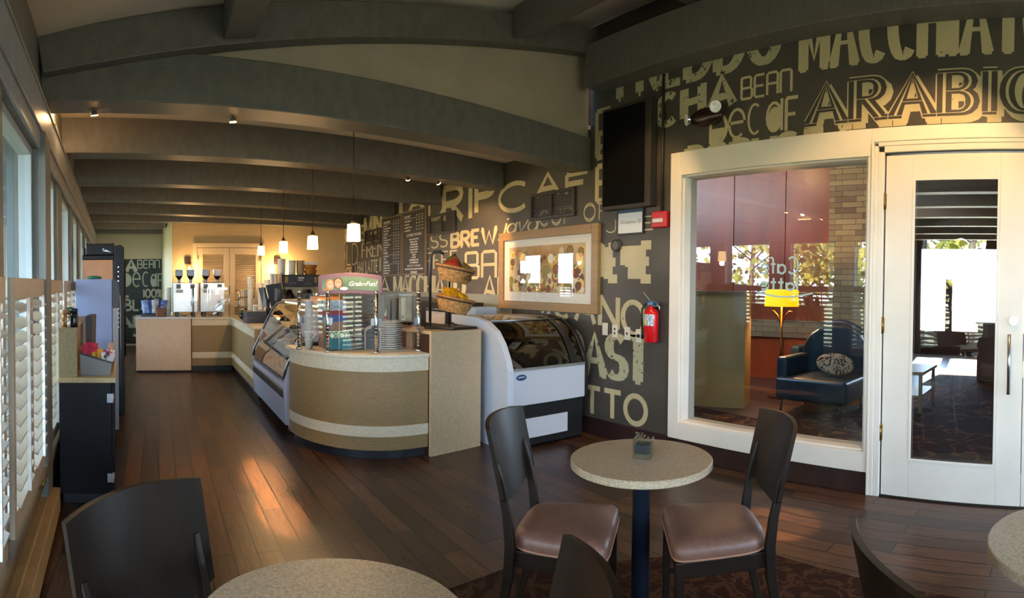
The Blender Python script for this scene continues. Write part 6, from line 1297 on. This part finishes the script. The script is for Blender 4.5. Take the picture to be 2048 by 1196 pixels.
m = MB(); a_, b_ = 1.55, Lw-.1; p, q2 = wa+wd*a_+wn_*.003, wa+wd*b_+wn_*.003; m.extr([p+Vector((0,0,.68)), q2+Vector((0,0,.68)), q2+wn_*.05+Vector((0,0,.68)), p+wn_*.05+Vector((0,0,.68))], (0, 0, .28)); struct(m.build('trim_6', STONEM), 'pale stone band on the wood panelled wall', 'trim')
t = thing('reception_desk', 'tan half-height desk panel behind the lobby window', 'desk', (5.85, 4.1, 0)); pa, pb = Vector((5.45, 4.95, 0)), Vector((5.99, 3.66, 0)); pd = (pb-pa).normalized(); pn = Vector((pd.y, -pd.x, 0)); pn = -pn if pn.x < 0 else pn
m = MB(); m.extr([pa, pb, pb+pn*.5, pa+pn*.5], (0, 0, 1.40)); m.build('body', mat('desk_laminate', '#9a7b48', .5), t); m = MB(); m.extr([pa-pn*.02+Vector((0,0,1.401)), pb-pn*.02+Vector((0,0,1.401)), pb+pn*.55+Vector((0,0,1.401)), pa+pn*.55+Vector((0,0,1.401))], (0, 0, .03)); m.build('top', mat('desk_top', '#6d5433', .3), t)
t = thing('floor_lamp', 'lit lamp with a yellow drum shade in the lobby', 'lamp', (6.9, 3.64, 0)); cx, cy = 6.9, 3.64
m = MB(); m.lathe([(.235, 1.235), (.225, 1.46)], (cx, cy, 0), n=40, cap=False); m.build('lamp_shade', mat('shade_yellow', '#d9a21c', .7, emit=('#ffb400', 1.3)), t)
GOLD = mat('lamp_gold', '#8a642a', .3, 1.)
m = MB(); m.cyl((cx, cy, .04), (cx, cy, 1.30), .014); m.build('pole', GOLD, t); m = MB(); m.lathe([(.16, 0), (.16, .02), (.03, .04)], (cx, cy, 0), n=28); m.build('base', GOLD, t)
for s_ in (-1, 1): m = MB(); m.tube([(cx, cy+.01*s_, 1.0), (cx, cy+.05*s_, 1.10), (cx, cy+.12*s_, 1.17), (cx, cy+.17*s_, 1.16)], .010); m.build('arm', GOLD, t)
bulb('lobby_lamp_bulb', (cx, cy, 1.36), 70, WARM, .05)
LEATH = mat('teal_leather', '#1d2c35', .35, noise=(6, .2))
t = thing('armchair', 'dark teal armchair with a patterned cushion in the lobby', 'armchair', (6.3, 2.8, 0))
m = MB(); m.box((5.95, 2.32, .17), (6.75, 3.22, .44)); m.build('seat', LEATH, t, bevel=.05, seg=4)
m = MB(); rows = []
for i in range(13): a = PI*i/12; rows.append((6.70, 2.77+.46*math.cos(a), .5+.52*math.sin(a)**.7 if 0 < i < 12 else .5))
m.extr([(6.68, 2.31, .3)] + [(6.68, y, z) for _, y, z in rows[::-1]] + [(6.68, 3.23, .3)], (.14, 0, 0)); m.build('backrest', LEATH, t, bevel=.03, seg=3)
m = MB(); m.box((6.05, 3.12, .40), (6.70, 3.26, .66)); m.build('arm', LEATH, t, bevel=.04, seg=3)
for x, y in ((6.0, 2.4), (6.0, 3.15), (6.68, 2.4), (6.68, 3.15)): m = MB(); m.cyl((x-.02, y, 0), (x, y, .18), .012, .02, n=10); m.build('leg', BLACKM, t)
t2 = dup(t, (7.55, 3.25, 0), 0, 'dark armchair farther back beside the lit lamp'); t['group'] = t2['group'] = 'lobby armchairs'
m = MB(); m.ball((0, 0, 0), 1, n=20, m=14, sc=(.06, .25, .13)); o = m.build('cushion', carpet_mat('cushion_print', '#a58d72', '#3b2a22', 9.0, .05)); o.location = (6.36, 2.62, .585); o.rotation_euler = (.08, .35, 0); tag(o, 'beige cushion printed with dark branches on the teal armchair', 'cushion')
t = thing('side_table', 'pale wooden side table seen through the door glass', 'table', (6.9, 1.83, 0)); PW = mat('pale_wood', '#8f7a5f', .45)
m = MB(); m.box((6.7, 1.62, .46), (7.5, 2.05, .50)); m.build('tabletop', PW, t, bevel=.004); m = MB(); m.box((6.73, 1.65, .18), (7.47, 2.02, .21)); m.build('shelf', PW, t)
for x in (6.74, 7.44):
    for y in (1.66, 2.0): m = MB(); m.box((x-.02, y-.02, 0), (x+.02, y+.02, .46)); m.build('leg', PW, t)
t = thing('lobby_cabinet', 'brown cabinet at the right of the view through the door', 'cabinet', (9.5, 1.0, 0)); m = MB(); m.box((9.3, .75, .02), (10.1, 1.35, .95)); m.build('body', LW_, t); m = MB(); m.box((9.26, .72, .951), (10.14, 1.38, .98)); m.build('top', PW, t); m = MB(); m.box((9.34, .8, 0), (10.05, 1.3, .02)); m.build('plinth', BLACKM, t)
bulb('lobby_ceiling_bulb', (6.6, 4.0, 3.6), 55, WARM, .1)

# ------------------------------------------------------------------ trees outside (seen mirrored in the glass)
BARK = mat('bark', '#6b5f50', .9); LEAFY = mat('leaf_yellow_green', '#c3b04a', .7, noise=(1.5, .4), col2='#8f9a44')
def tree(x, y, h, label, seed, n=1800):
    t = thing('tree', label, 'tree', (x, y, -.11), group='trees outside the windows'); r = random.Random(seed); tips = []
    m = MB(); m.tube([(0, 0, 0), (.05, .1, h*.3), (-.05, .05, h*.65), (.05, 0, h)], [.10, .08, .05, .02], n=8)
    for i in range(16):
        z = h*r.uniform(.18, .92); a = r.uniform(0, 6.28); L = r.uniform(.8, 2.0); p0 = Vector((0, .05, z)); p1 = p0 + Vector((math.cos(a)*L*.5, math.sin(a)*L*.5, L*.35)); p2 = p0 + Vector((math.cos(a)*L, math.sin(a)*L, L*.55)); m.tube([p0, p1, p2], [.03, .018, .006], n=5); tips += [p1, p2, (p1+p2)/2]
    m.build('trunk', BARK, t, local=True)
    m = MB()
    for i in range(n):
        c = r.choice(tips) + Vector((r.gauss(0, .3), r.gauss(0, .3), r.gauss(0, .28))); d = Vector((r.gauss(0, 1), r.gauss(0, 1), r.gauss(0, 1))).normalized(); s_ = d.orthogonal().normalized(); l = r.uniform(.12, .24)
        m.add([c, c+d*l*.5+s_*l*.35, c+d*l, c+d*l*.5-s_*l*.35], [(0, 1, 2, 3)])
    m.build('foliage', LEAFY, t, local=True)
    return t
for i, (x, y, h, lab) in enumerate(((-5.2, 2.0, 5.2, 'leafy tree outside mirrored in the door glass'), (-4.6, 4.6, 4.6, 'yellow-green tree outside mirrored at the right of the lobby window'), (-5.6, 6.4, 5.5, 'tree outside with bare dark limbs mirrored in the lobby window'), (-6.5, 8.6, 5.6, 'tree outside mirrored at the left of the lobby window'), (-8.0, 3.4, 6.0, 'taller tree standing behind the others outside'))): tree(x, y, h, lab, 20+i)
